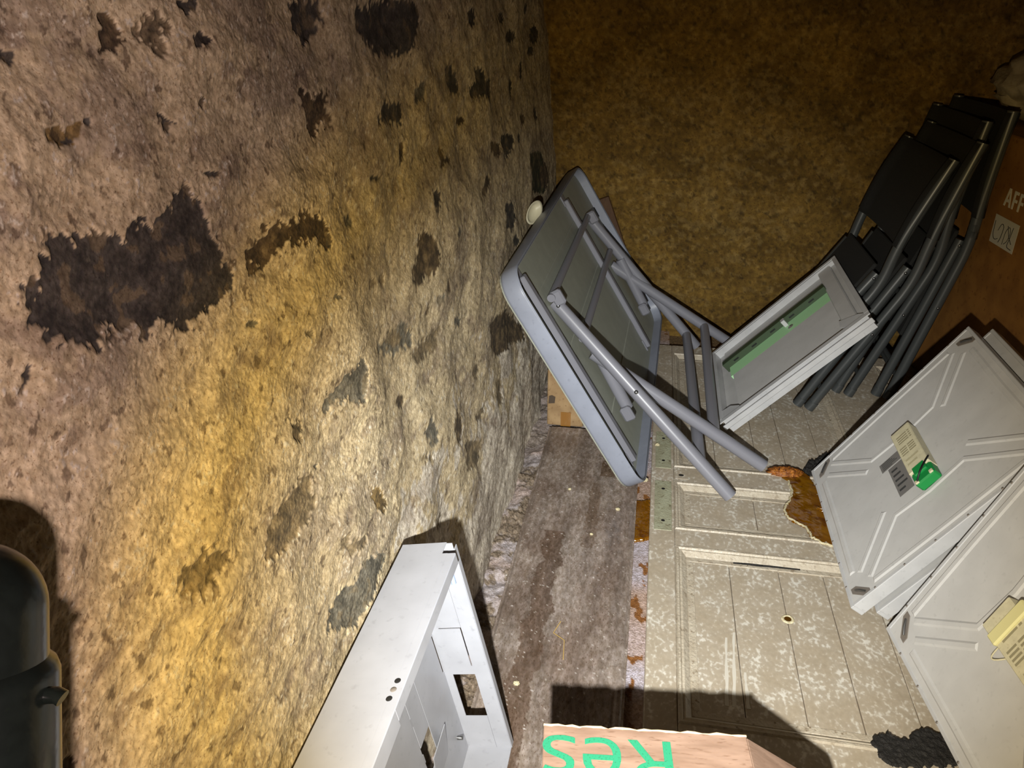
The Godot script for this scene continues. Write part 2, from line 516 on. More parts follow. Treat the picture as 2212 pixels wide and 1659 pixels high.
	[2,-0.832,0.743,-0.828,0.742,-0.821,0.746,-0.815,0.751,-0.813,0.755,-0.816,0.755,-0.824,0.752,-0.830,0.747]]

# pale rubbed smears: short warped strokes, thick in some places and thin in others
func smears(sd: int, size: int, a: Color, b: Color, c: Color) -> ImageTexture:
	var n := noise(sd, 0.016, 2)
	n.fractal_type = FastNoiseLite.FRACTAL_RIDGED
	n.domain_warp_enabled = true
	n.domain_warp_amplitude = 22.0
	n.domain_warp_frequency = 0.02
	n.domain_warp_fractal_octaves = 2
	var d1 := n.get_image(size, size)
	var d2 := noise_image(sd + 3, 0.006, 3, size)
	var d3 := noise_image(sd + 4, 0.035, 3, size)
	d1.convert(Image.FORMAT_L8)
	d2.convert(Image.FORMAT_L8)
	d3.convert(Image.FORMAT_L8)
	var p1 := d1.get_data()
	var p2 := d2.get_data()
	var p3 := d3.get_data()
	var out := PackedByteArray()
	out.resize(size * size * 3)
	for k in size * size:
		var t := p2[k] / 255.0
		var s := clampf((0.45 * p1[k] / 255.0 + 0.75 * p3[k] / 255.0 - 0.90 + 0.38 * t) / 0.24, 0.0, 1.0) * (0.5 + 0.5 * t)
		var g := (p3[k] / 255.0 - 0.5) * 0.05
		out[k * 3] = int(clampf(lerpf(lerpf(a.r, b.r, t), c.r, s) + g, 0.0, 1.0) * 255.0)
		out[k * 3 + 1] = int(clampf(lerpf(lerpf(a.g, b.g, t), c.g, s) + g, 0.0, 1.0) * 255.0)
		out[k * 3 + 2] = int(clampf(lerpf(lerpf(a.b, b.b, t), c.b, s) + g, 0.0, 1.0) * 255.0)
	return ImageTexture.create_from_image(Image.create_from_data(size, size, false, Image.FORMAT_RGB8, out))

func make_materials() -> void:
	var fine := bumps(3, 0.06, 4, 512, 6.0)
	var soft_bumps := bumps(4, 0.02, 3, 512, 4.0)
	var grain := mottle(11, 512, 0.03, 0.09, Color(0.80, 0.78, 0.74), Color(1, 1, 1), Color(0.66, 0.60, 0.54), 0.66, 0.2)
	M.plaster = dressed(simple(Color.WHITE, 0.9), grain, fine, Vector3.ONE * 4.5, 0.3)
	M.plaster.vertex_color_use_as_albedo = true
	M.back = dressed(simple(Color.WHITE, 0.97), grain, soft_bumps, Vector3.ONE * 2.0, 0.5)
	M.back.vertex_color_use_as_albedo = true
	M.rough_wall = dressed(simple(Color(0.52, 0.42, 0.28), 0.9), grain, fine, Vector3.ONE * 3.0)
	M.dirt = dressed(simple(Color.WHITE, 0.32), grain, fine, Vector3.ONE * 5.0, 0.7)
	M.dirt.vertex_color_use_as_albedo = true
	M.wet_wood = dressed(simple(Color.WHITE, 0.34), grain, bumps(21, 0.012, 5, 512, 5.0), Vector3(5, 5, 2), 0.5)
	M.wet_wood.vertex_color_use_as_albedo = true
	M.wet_wood.roughness_texture = gray(8, 0.02, 4, 512)
	M.wet_wood.roughness = 0.62
	# old oil paint on the door, dulled and rubbed pale in smears
	var flecks := smears(41, 1024, Color(0.67, 0.615, 0.53), Color(0.71, 0.665, 0.595), Color(0.845, 0.825, 0.775))
	M.paint = dressed(simple(Color(1.0, 1.0, 1.0), 0.5), flecks, soft_bumps, Vector3(2.0, 2.0, 1.6), 0.2)
	var clean := mottle(45, 512, 0.012, 0.03, Color(0.69, 0.64, 0.56), Color(0.76, 0.72, 0.645), Color(0.52, 0.46, 0.38), 0.68, 0.2)
	M.trim_paint = dressed(simple(Color(1, 1, 1), 0.45), clean, fine, Vector3.ONE * 3.0, 0.3)
	M.green_paint = dressed(simple(Color(0.88, 0.93, 0.88), 0.5), clean, fine, Vector3.ONE * 4.0, 0.3)
	M.hole = simple(Color(0.05, 0.035, 0.02), 0.9)
	M.amber = dressed(simple(Color(0.50, 0.335, 0.055), 0.1), mottle(51, 256, 0.012, 0.03, Color(0.86, 0.78, 0.6), Color(1, 1, 1), Color(0.70, 0.58, 0.5), 0.64, 0.2), soft_bumps, Vector3.ONE * 2.5, 0.35)
	M.amber.clearcoat_enabled = true
	M.amber.clearcoat = 0.6
	M.amber.clearcoat_roughness = 0.06
	M.crust = dressed(simple(Color(0.90, 0.86, 0.72), 0.6), grain, fine, Vector3.ONE * 8.0)
	M.rotten = dressed(simple(Color(0.78, 0.50, 0.18), 0.55), mottle(53, 256, 0.03, 0.06, Color(0.6, 0.5, 0.4), Color(1, 1, 1), Color(0.3, 0.22, 0.16), 0.58, 0.2), fine, Vector3.ONE * 9.0)
	M.mould = dressed(simple(Color(0.17, 0.16, 0.15), 0.8), mottle(55, 256, 0.04, 0.08, Color(0.5, 0.48, 0.46), Color(0.9, 0.88, 0.85), Color(1, 1, 1), 0.72, 0.1), fine, Vector3.ONE * 8.0, 1.5)
	# metals and plastics
	var speck := mottle(61, 512, 0.01, 0.05, Color(0.95, 0.95, 0.95), Color(1, 1, 1), Color(0.90, 0.90, 0.90), 0.74, 0.2)
	M.tray_metal = dressed(simple(Color(0.645, 0.65, 0.675), 0.36), speck, null, Vector3.ONE * 2.0, 1.0, false)
	M.white_metal = dressed(simple(Color(0.76, 0.76, 0.76), 0.38), speck, null, Vector3.ONE * 2.0, 1.0, false)
	M.panel_white = dressed(simple(Color(0.785, 0.78, 0.77), 0.45), speck, null, Vector3.ONE * 2.0, 1.0, false)
	M.steel = simple(Color(0.50, 0.50, 0.50), 0.3, 0.9)
	M.grey_plastic = dressed(simple(Color(0.56, 0.58, 0.635), 0.40), speck, null, Vector3.ONE * 2.0, 1.0, false)
	M.underside = dressed(simple(Color(0.60, 0.61, 0.56), 0.5), speck, soft_bumps, Vector3.ONE * 3.0, 0.1, false)
	M.grey_tube = simple(Color(0.50, 0.50, 0.53), 0.36)
	M.chair_tube = simple(Color(0.25, 0.26, 0.26), 0.35)
	M.cloth = dressed(simple(Color(0.13, 0.13, 0.125), 0.9), mottle(63, 256, 0.05, 0.2, Color(0.8, 0.8, 0.8), Color(1, 1, 1), Color(0.7, 0.7, 0.7), 0.6, 0.2), bumps(64, 0.2, 2, 256, 5.0), Vector3.ONE * 12.0, 0.5, false)
	M.black_plastic = simple(Color(0.05, 0.05, 0.05), 0.5)
	M.green_sheet = simple(Color(0.70, 0.90, 0.68), 0.5)
	M.dark_green = simple(Color(0.22, 0.28, 0.19), 0.55)
	M.cream = dressed(simple(Color(0.84, 0.81, 0.68), 0.5), mottle(65, 256, 0.02, 0.05, Color(0.92, 0.92, 0.92), Color(1, 1, 1), Color(0.85, 0.83, 0.8), 0.7, 0.2), null, Vector3.ONE * 8.0, 1.0, false)
	M.yellow_plastic = simple(Color(0.86, 0.83, 0.60), 0.45)
	M.green_plastic = simple(Color(0.07, 0.52, 0.24), 0.45)
	M.rating = simple(Color(0.45, 0.44, 0.43), 0.6)
	M.print = simple(Color(0.22, 0.22, 0.22), 0.7)
	M.dark_steel = simple(Color(0.50, 0.47, 0.44), 0.3, 0.2)
	# cardboard
	var board := mottle(71, 512, 0.008, 0.03, Color(0.88, 0.86, 0.84), Color(1, 1, 1), Color(0.80, 0.76, 0.72), 0.68, 0.2)
	M.card = dressed(simple(Color(0.57, 0.46, 0.385), 0.8), board, bumps(72, 0.03, 2, 256, 2.0), Vector3(2.0, 9.0, 9.0), 0.4, false)
	M.card_brown = dressed(simple(Color(0.58, 0.40, 0.17), 0.75), board, null, Vector3(2, 2, 2), 0.4, false)
	M.card_tan = dressed(simple(Color(0.64, 0.53, 0.38), 0.8), board, null, Vector3(3, 3, 3), 0.4, false)
	M.tape = simple(Color(0.55, 0.38, 0.16), 0.3)
	M.card_edge = simple(Color(0.84, 0.72, 0.56), 0.85)
	M.ink_green = dressed(simple(Color(0.14, 0.52, 0.37), 0.7), mottle(73, 256, 0.02, 0.05, Color(1, 1, 1), Color(1, 1, 1), Color(1.0, 0.82, 0.8), 0.68, 0.1), null, Vector3(20, 20, 20), 1.0, false)
	M.ink_white = simple(Color(0.80, 0.78, 0.72), 0.8)
	M.paper = simple(Color(0.74, 0.72, 0.66), 0.8)
	M.pen = simple(Color(0.10, 0.10, 0.12), 0.7)
	M.timber = dressed(simple(Color(0.33, 0.22, 0.11), 0.7), board, null, Vector3(8, 2, 8), 1.0, false)
	M.bag = dressed(simple(Color(0.66, 0.62, 0.52), 0.5), board, soft_bumps, Vector3(4, 4, 4), 1.0, false)
	M.pipe = dressed(simple(Color(0.075, 0.095, 0.085), 0.22), mottle(75, 256, 0.03, 0.07, Color(0.85, 0.85, 0.85), Color(1, 1, 1), Color(2.0, 2.0, 1.9) * 0.5, 0.76, 0.05), soft_bumps, Vector3.ONE * 9.0, 0.15, false)

# ------------------------------------------------------------------ the room
const CLASSES := [[0.066, 0.057, 0.045], [0.098, 0.068, 0.035], [0.165, 0.150, 0.115], [0.230, 0.155, 0.055], [0.205, 0.158, 0.092], [0.045, 0.046, 0.018]]

var n_low := noise(101, 2.6, 2)
var n_mid := noise(102, 9.0, 3)
var n_fine := noise(103, 34.0, 4)
var n_grit := noise(104, 120.0, 2)
var n_tone := noise(105, 3.3, 4)
var n_spot := noise(106, 22.0, 3)
var n_dirt := noise(108, 3.0, 4)
var n_warp := noise(107, 55.0, 3)

func wall_left_piece(parent: Node3D, z0: float, z1: float, y0: float, y1: float, step: float, warp: float) -> void:
	var nu := int(ceil((z1 - z0) / step)) + 1
	var nv := int(ceil((y1 - y0) / step)) + 1
	var dz := (z1 - z0) / (nu - 1)
	var dy := (y1 - y0) / (nv - 1)
	var mask := PackedByteArray()
	mask.resize(nu * nv)
	if step < 0.01:
		for entry in PATCHES:
			var poly := PackedVector2Array()
			for k in range(1, entry.size(), 2):
				poly.append(Vector2(entry[k], entry[k + 1]))
			var b := Rect2(poly[0], Vector2.ZERO)
			for p in poly:
				b = b.expand(p)
			var wp := minf(warp, minf(b.size.x, b.size.y) * 0.22)
			b = b.grow(wp)
			var i0 := maxi(0, int((b.position.x - z0) / dz))
			var i1 := mini(nu - 1, int((b.end.x - z0) / dz) + 1)
			var j0 := maxi(0, int((b.position.y - y0) / dy))
			var j1 := mini(nv - 1, int((b.end.y - y0) / dy) + 1)
			for j in range(j0, j1 + 1):
				for i in range(i0, i1 + 1):
					var p := Vector2(z0 + dz * i, y0 + dy * j)
					p += Vector2(n_warp.get_noise_2d(p.x, p.y), n_warp.get_noise_2d(p.x + 7.0, p.y)) * wp * 1.6
					if Geometry2D.is_point_in_polygon(p, poly):
						mask[j * nu + i] = 1 + int(entry[0])
	var sunk := PackedFloat32Array()
	sunk.resize(nu * nv)
	for k in nu * nv:
		sunk[k] = 1.0 if mask[k] > 0 else 0.0
	if step < 0.01:
		for pass_nr in 2:
			var was := sunk.duplicate()
			for j in range(1, nv - 1):
				for i in range(1, nu - 1):
					var k := j * nu + i
					sunk[k] = (was[k] * 2.0 + was[k - 1] + was[k + 1] + was[k - nu] + was[k + nu]) / 6.0
	var pos := PackedVector3Array()
	var col := PackedColorArray()
	pos.resize(nu * nv)
	col.resize(nu * nv)
	for j in nv:
		var y := y0 + dy * j
		for i in nu:
			var z := z0 + dz * i
			var lo := n_low.get_noise_2d(z, y)
			var mi := n_mid.get_noise_2d(z * 0.75, y * 1.25)
			var fi := n_fine.get_noise_2d(z, y)
			var gr := n_grit.get_noise_2d(z, y)
			var d := lo * 0.014 + mi * 0.006 + fi * 0.0013 + gr * 0.0006 - 0.0034 * sunk[j * nu + i]
			# hollows where flakes have gone: sharp little steps
			if fi > 0.34:
				d -= 0.0006
			var k := mask[j * nu + i]
			var tone := n_tone.get_noise_2d(z, y)
			var sp := n_spot.get_noise_2d(z, y)
			var r := 0.50
			var g := 0.395
			var b := 0.235
			if k > 0:
				var c: Array = CLASSES[k - 1]
				var v := clampf(1.0 + sp * 0.9 + gr * 0.5, 0.4, 2.2)
				r = c[0] * v
				g = c[1] * v
				b = c[2] * v
				if sp > 0.30:
					r = lerpf(r, 0.22, 0.45)
					g = lerpf(g, 0.16, 0.45)
					b = lerpf(b, 0.08, 0.45)
			else:
				var t := clampf(0.5 + tone * 0.9, 0.0, 1.0)
				r = lerpf(0.50, 0.66, t)
				g = lerpf(0.405, 0.555, t)
				b = lerpf(0.255, 0.37, t)
				var soil_edge := n_mid.get_noise_2d(z + 5.0, y)
				# paler colour at the foot of the wall, ragged upper edge
				if z < -0.9 and y + tone * 0.30 + sp * 0.16 + soil_edge * 0.14 < 0.36:
					r = lerpf(r, 0.76, 0.8)
					g = lerpf(g, 0.70, 0.8)
					b = lerpf(b, 0.61, 0.8)
				var v := clampf(1.0 + gr * 0.22 + sp * 0.22, 0.5, 1.4)
				r *= v
				g *= v
				b *= v
				var dirt := n_dirt.get_noise_2d(z * 0.8 + y * 0.5, y * 1.9 - z * 0.25) + sp * 0.35 + gr * 0.15
				if dirt > 0.16:
					var w := clampf((dirt - 0.16) * 3.2, 0.0, 0.5)
					r = lerpf(r, 0.235, w)
					g = lerpf(g, 0.185, w)
					b = lerpf(b, 0.150, w)
				var soil := n_mid.get_noise_2d(z * 0.75 + 33.0, y * 1.25)
				if soil < -0.30:            # scattered soiled blotches
					var q := clampf((-0.30 - soil) * 3.0 + sp * 0.6, 0.0, 0.6)
					r = lerpf(r, 0.24, q)
					g = lerpf(g, 0.18, q)
					b = lerpf(b, 0.13, q)
				if gr * 0.6 + sp * 0.5 > 0.42:
					r = 0.62
					g = 0.57
					b = 0.46
				elif n_fine.get_noise_2d(z + 21.0, y) < -0.43:
					r *= 0.45
					g *= 0.42
					b *= 0.40
			pos[j * nu + i] = Vector3(-0.36 - 0.085 * y + d, y, z)
			col[j * nu + i] = Color(r, g, b)
	part_mesh(sheet(nu, nv, pos, col), "plaster", M.plaster, parent)

func slab(called: String, lo: Vector3, hi: Vector3, m: Material, parent: Node = self) -> MeshInstance3D:
	var st := new_st()
	box(st, Transform3D.IDENTITY, lo, hi)
	var o := part(st, called, m, parent)
	if parent == self:
		o.set_meta("kind", "structure")
	return o

func room() -> void:
	var w := structure("wall_left")
	wall_left_piece(w, -1.06, -0.14, 0.34, 1.46, 0.0017, 0.009)
	wall_left_piece(w, -3.34, -1.06, -0.06, 1.46, 0.0042, 0.010)
	wall_left_piece(w, -1.06, -0.14, -0.06, 0.34, 0.012, 0.0)
	wall_left_piece(w, -0.14, 1.4, -0.06, 1.46, 0.02, 0.0)
	wall_left_piece(w, -3.34, 1.4, 1.46, 2.2, 0.02, 0.0)
	slab("core", Vector3(-0.85, -0.2, -3.6), Vector3(-0.60, 2.3, 1.6), M.rough_wall, w)
	# back wall
	var b := structure("wall_back")
	var nu := 420
	var nv := 330
	var pos := PackedVector3Array()
	var col := PackedColorArray()
	pos.resize(nu * nv)
	col.resize(nu * nv)
	for j in nv:
		for i in nu:
			var x := -0.62 + 2.5 * i / (nu - 1)
			var y := -0.08 + 2.3 * j / (nv - 1)
			var mi := n_mid.get_noise_2d(x * 0.8 + 20.0, y)
			var lo := n_low.get_noise_2d(x + 30.0, y)
			var fi := n_fine.get_noise_2d(x + 9.0, y)
			var t := clampf(0.5 + n_tone.get_noise_2d(x + 4.0, y * 1.3) * 1.0 + mi * 0.35, 0.0, 1.0)
			var r := lerpf(0.125, 0.235, t)
			var g := lerpf(0.070, 0.138, t)
			var bl := lerpf(0.010, 0.026, t)
			var v := clampf(1.0 + fi * 0.35, 0.5, 1.5)
			if n_mid.get_noise_2d(x * 1.6 + 70.0, y * 2.2) + fi * 0.5 + 0.6 * n_tone.get_noise_2d(x + 9.0, y) > 0.24:
				r = lerpf(r, 0.34, 0.26)
				g = lerpf(g, 0.24, 0.26)
				bl = lerpf(bl, 0.09, 0.26)
			if n_spot.get_noise_2d(x + 50.0, y) < -0.42:
				v *= 0.55
			if absf(y - 0.66 + 0.02 * (x - 0.1)) < 0.004 and x > -0.02 and x < 0.15:
				v *= 1.45
			pos[j * nu + i] = Vector3(x, y, -3.32 + lo * 0.012 + mi * 0.006 + fi * 0.0016)
			col[j * nu + i] = Color(r * v, g * v, bl * v)
	part_mesh(sheet(nu, nv, pos, col), "plaster", M.back, b)
	slab("core", Vector3(-0.9, -0.2, -3.6), Vector3(2.1, 2.3, -3.36), M.rough_wall, b)
	slab("wall_right", Vector3(1.85, -0.2, -3.6), Vector3(2.1, 2.3, 1.6), M.rough_wall)
	slab("wall_front", Vector3(-0.9, -0.2, 1.35), Vector3(2.1, 2.3, 1.6), M.rough_wall)
	slab("ceiling", Vector3(-0.9, 2.15, -3.6), Vector3(2.1, 2.4, 1.6), M.rough_wall)

func floor_and_gap() -> void:
	var f := structure("floor")
	slab("bed", Vector3(-0.8, -0.3, -3.6), Vector3(2.1, -0.045, 1.6), M.rough_wall, f)
	var nu := 150
	var nv := 620
	var pos := PackedVector3Array()
	var col := PackedColorArray()
	pos.resize(nu * nv)
	col.resize(nu * nv)
	for j in nv:
		for i in nu:
			var x := -0.48 + 0.60 * i / (nu - 1)
			var z := -3.35 + 2.6 * (1.0 - float(j) / (nv - 1))
			var lo := n_mid.get_noise_2d(x + 60.0, z * 0.8)
			var fi := n_fine.get_noise_2d(x + 60.0, z)
			var gr := n_grit.get_noise_2d(x + 3.0, z)
			var h := -0.028 + lo * 0.016 + fi * 0.0025
			var c := Color(0.52, 0.475, 0.50).lerp(Color(0.60, 0.49, 0.46), clampf(0.5 + n_tone.get_noise_2d(x, z * 2.0 + 9.0) * 1.5, 0.0, 1.0))
			var rough_bed := n_low.get_noise_2d(x * 1.5, z * 1.6 + 40.0) + n_spot.get_noise_2d(x, z) * 0.5
			if x < -0.2 and rough_bed > 0.02:
				var q := clampf(rough_bed * 6.0, 0.0, 1.0)
				c = c.lerp(Color(0.27, 0.215, 0.165) * (1.0 + gr * 0.8), q)
				h += q * (fi * 0.005 + gr * 0.002)
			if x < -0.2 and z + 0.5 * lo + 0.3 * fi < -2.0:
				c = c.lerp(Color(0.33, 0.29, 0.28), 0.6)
			if x > -0.05:
				c = Color(0.60, 0.55, 0.62).lerp(Color(0.55, 0.40, 0.33), clampf(0.5 + n_low.get_noise_2d(7.0, z * 1.2) * 2.0, 0.0, 1.0))
				h = -0.024 + lo * 0.002
				if n_spot.get_noise_2d(x * 0.9 + 4.0, z * 0.55) > 0.36:
					c = Color(0.30, 0.13, 0.045)
			pos[j * nu + i] = Vector3(x, h, z)
			col[j * nu + i] = c
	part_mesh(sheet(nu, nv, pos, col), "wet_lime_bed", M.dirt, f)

func wet_plank() -> void:
	var t := thing("floor_plank", "wide wet brown board lying on the floor between the rough wall and the old door", "board", Vector3(-0.14, -0.03, -1.45))
	var nu := 108
	var nv := 640
	var pos := PackedVector3Array()
	var col := PackedColorArray()
	pos.resize(nu * nv)
	col.resize(nu * nv)
	for j in nv:
		for i in nu:
			var s := float(i) / (nu - 1)
			var z := -2.31 + 1.80 * (1.0 - float(j) / (nv - 1))
			var x := lerpf(-0.2985, 0.018, s)
			var streak := n_mid.get_noise_2d(x * 2.4 + 11.0, z * 0.28)
			var fi := n_fine.get_noise_2d(x * 1.3, z * 0.7)
			var gr := n_grit.get_noise_2d(x, z)
			var pale := n_tone.get_noise_2d(x * 2.0 + 5.0, z * 1.4)
			var c := Color(0.235, 0.18, 0.15).lerp(Color(0.37, 0.31, 0.275), clampf(0.5 + pale * 1.3, 0.0, 1.0))
			# the dark run of bare wet grain down the board
			var run := absf(x - (-0.205 + 0.02 * n_low.get_noise_2d(2.0, z * 2.0) + 0.012 * n_mid.get_noise_2d(3.0, z)))
			if z > -1.72 and run < 0.028 + 0.010 * fi:
				c = c.lerp(Color(0.13, 0.082, 0.056), 0.75)
			if absf(x + 0.105) < 0.017 + 0.012 * fi and z > -1.98 and z < -1.66:
				c = c.lerp(Color(0.17, 0.11, 0.07), 0.6)
			if z < -2.02 and x > -0.10 and n_mid.get_noise_2d(x + 1.0, z) + 0.5 * fi > 0.05:
				c = c.lerp(Color(0.13, 0.075, 0.035), 0.7)
			c = c * clampf(1.0 + streak * 0.30 + fi * 0.13 + gr * 0.10, 0.5, 1.5)
			if gr * 0.7 + fi * 0.5 > 0.56:
				c = Color(0.62, 0.58, 0.55)
			var h := fi * 0.0004 + gr * 0.0003 + streak * 0.0012
			if s > 0.915 and s < 0.935:
				h -= 0.003
			if s < 0.02 or s > 0.98:
				h -= 0.004
			pos[j * nu + i] = Vector3(x + 0.14, h + 0.03, z + 1.45)
			col[j * nu + i] = c
	part_mesh(sheet(nu, nv, pos, col), "face", M.wet_wood, t)
	var st := new_st()
	box(st, Transform3D.IDENTITY, Vector3(-0.1580, 0.0, -0.858), Vector3(0.1575, 0.0245, 0.938), 0.003)
	part(st, "body", simple(Color(0.55, 0.49, 0.42), 0.6), t)

# ------------------------------------------------------------------ the old door on the floor
func moulding(x0: float, x1: float, z0: float, z1: float) -> SurfaceTool:
	var prof := [Vector2(0.0, -0.002), Vector2(0.003, 0.003), Vector2(0.008, 0.003), Vector2(0.011, -0.002), Vector2(0.016, -0.0005), Vector2(0.020, -0.004), Vector2(0.027, -0.010), Vector2(0.030, -0.013), Vector2(0.030, -0.02)]
	var st := new_st()
	for i in prof.size() - 1:
		var p: Vector2 = prof[i]
		var q: Vector2 = prof[i + 1]
		var a := [Vector3(x0 + p.x, p.y, z0 + p.x), Vector3(x1 - p.x, p.y, z0 + p.x), Vector3(x1 - p.x, p.y, z1 - p.x), Vector3(x0 + p.x, p.y, z1 - p.x)]
		var b := [Vector3(x0 + q.x, q.y, z0 + q.x), Vector3(x1 - q.x, q.y, z0 + q.x), Vector3(x1 - q.x, q.y, z1 - q.x), Vector3(x0 + q.x, q.y, z1 - q.x)]
		for k in 4:
			var k2 := (k + 1) % 4
			quad(st, a[k], a[k2], b[k2], b[k], Vector3.UP)
	return st

func old_door() -> void:
	var t := thing("panelled_door", "old cream painted panelled door lying flat across the floor", "door")
	var I := Transform3D.IDENTITY
	var st := new_st()
	for s in [[0.058, 0.128], [1.50, 1.57]]:
		st = new_st()
		box(st, I, Vector3(s[0], -0.03, -3.105), Vector3(s[1], 0.0, -0.93), 0.0025)
		part(st, "stile", M.paint, t)
	var rails := [[-3.105, -3.022], [-2.114, -2.029], [-1.786, -1.711], [-1.129, -0.93]]
	for r in rails:
		st = new_st()
		box(st, I, Vector3(0.1285, -0.03, r[0]), Vector3(1.4995, 0.0, r[1]), 0.0015)
		part(st, "rail", M.paint, t)
	var rows := [[-3.022, -2.114], [-2.029, -1.786], [-1.711, -1.129]]
	var cracks := [[0.128, 0.262, 0.395, 0.485, 0.60, 0.712], [0.128, 0.36, 0.712], [0.128, 0.268, 0.393, 0.505, 0.62, 0.712]]
	for k in 3:
		st = new_st()
		box(st, I, Vector3(0.7125, -0.03, rows[k][0] + 0.0005), Vector3(0.930, 0.0, rows[k][1] - 0.0005), 0.0015)
		part(st, "muntin", M.paint, t)
		for side in 2:
			var x0: float = 0.1285 if side == 0 else 0.9305
			var x1: float = 0.712 if side == 0 else 1.4995
			part(moulding(x0, x1, rows[k][0], rows[k][1]), "moulding", M.trim_paint, t)
			var cs: Array = cracks[k]
			for i in cs.size() - 1:
				var a: float = cs[i]
				var b: float = cs[i + 1]
				if side == 1:
					a = lerpf(0.9305, 1.4995, (a - 0.128) / 0.584)
					b = lerpf(0.9305, 1.4995, (b - 0.128) / 0.584)
				var drop := 0.0006 * (i % 3)
				st = new_st()
				box(st, I, Vector3(a + 0.0008, -0.03, rows[k][0] + 0.012), Vector3(b - 0.0008, -0.0125 - drop, rows[k][1] - 0.012), 0.0012)
				part(st, "panel_board", M.paint, t)
			# the sunk margin round the raised field
			st = new_st()
			for e in [[x0 + 0.03, x1 - 0.03, rows[k][0] + 0.03, rows[k][0] + 0.047], [x0 + 0.03, x1 - 0.03, rows[k][1] - 0.047, rows[k][1] - 0.03], [x0 + 0.03, x0 + 0.047, rows[k][0] + 0.047, rows[k][1] - 0.047], [x1 - 0.047, x1 - 0.03, rows[k][0] + 0.047, rows[k][1] - 0.047]]:
				box(st, I, Vector3(e[0], -0.02, e[2]), Vector3(e[1], -0.0112, e[3]), 0.001)
			part(st, "panel_margin", M.trim_paint, t)
	for h in [[-2.333, -2.100], [-2.026, -1.774]]:
		st = new_st()
		box(st, I, Vector3(0.070, -0.002, h[0]), Vector3(0.120, 0.0012, h[1]), 0.0012)
		var hp := part(st, "hinge_plate", M.green_paint, t)
		for z in [h[0] + 0.045, h[1] - 0.045]:
			st = new_st()
			lathe(st, Transform3D(Basis(), Vector3(0.095, 0.0013, z)), [Vector2(0.0, 0.0006), Vector2(0.004, 0.0004), Vector2(0.0055, 0.0)], 12)
			part(st, "screw_hole", M.hole, hp)
	st = new_st()
	box(st, I, Vector3(0.132, -0.001, -2.095), Vector3(0.172, 0.0012, -2.045), 0.001)
	var kp := part(st, "keyhole_plate", M.paint, t)
	st = new_st()
	lathe(st, Transform3D(Basis.from_scale(Vector3(1.4, 1, 1)), Vector3(0.150, 0.0012, -2.066)), [Vector2(0, 0.0007), Vector2(0.005, 0.0005), Vector2(0.006, 0)], 12)
	part(st, "keyhole", M.hole, kp)
	# a bored hole with pale crumbled paint round it
	st = new_st()
	lathe(st, Transform3D(Basis(), Vector3(0.3935, -0.0125, -1.487)), [Vector2(0.0085, 0.001), Vector2(0.0105, 0.003), Vector2(0.0135, 0.002), Vector2(0.0155, 0.0)], 18)
	var ring := part(st, "bored_hole_rim", M.crust, t)
	st = new_st()
	lathe(st, Transform3D(Basis(), Vector3(0.3935, -0.0125, -1.487)), [Vector2(0.0, 0.0008), Vector2(0.0095, 0.001)], 18)
	part(st, "bored_hole", simple(Color(0.30, 0.19, 0.04), 0.3), ring)
	for dr in [[0.232, -1.20, 0.243, -1.40], [0.247, -1.20, 0.262, -1.42], [0.276, -1.20, 0.277, -1.30]]:
		st = new_st()
		var poly := PackedVector2Array()
		var pa := Vector2(dr[0], dr[1])
		var pb := Vector2(dr[2], dr[3])
		var sd := (pb - pa).orthogonal().normalized()
		for k in 8:
			var q := k / 7.0
			poly.append(pa.lerp(pb, q) + sd * (0.0042 * (1.0 - 0.5 * q) + 0.0012 * sin(k * 2.3)))
		for k in 8:
			var q := 1.0 - k / 7.0
			poly.append(pa.lerp(pb, q) - sd * (0.0042 * (1.0 - 0.5 * q) + 0.0012 * sin(k * 1.7 + 1.0)))
		prism(st, I, poly, -0.013, -0.0119)
		part(st, "pale_drip", simple(Color(0.80, 0.775, 0.72), 0.55), t)
	# dark grit caught along the top moulding of the near panel
	st = new_st()
	tube(st, [Vector3(0.28, -0.0115, -1.676), Vector3(0.32, -0.0105, -1.677), Vector3(0.345, -0.0095, -1.675), Vector3(0.37, -0.0105, -1.677), Vector3(0.45, -0.012, -1.678)], 0.003, 6)
	part(st, "grit", M.mould, t)

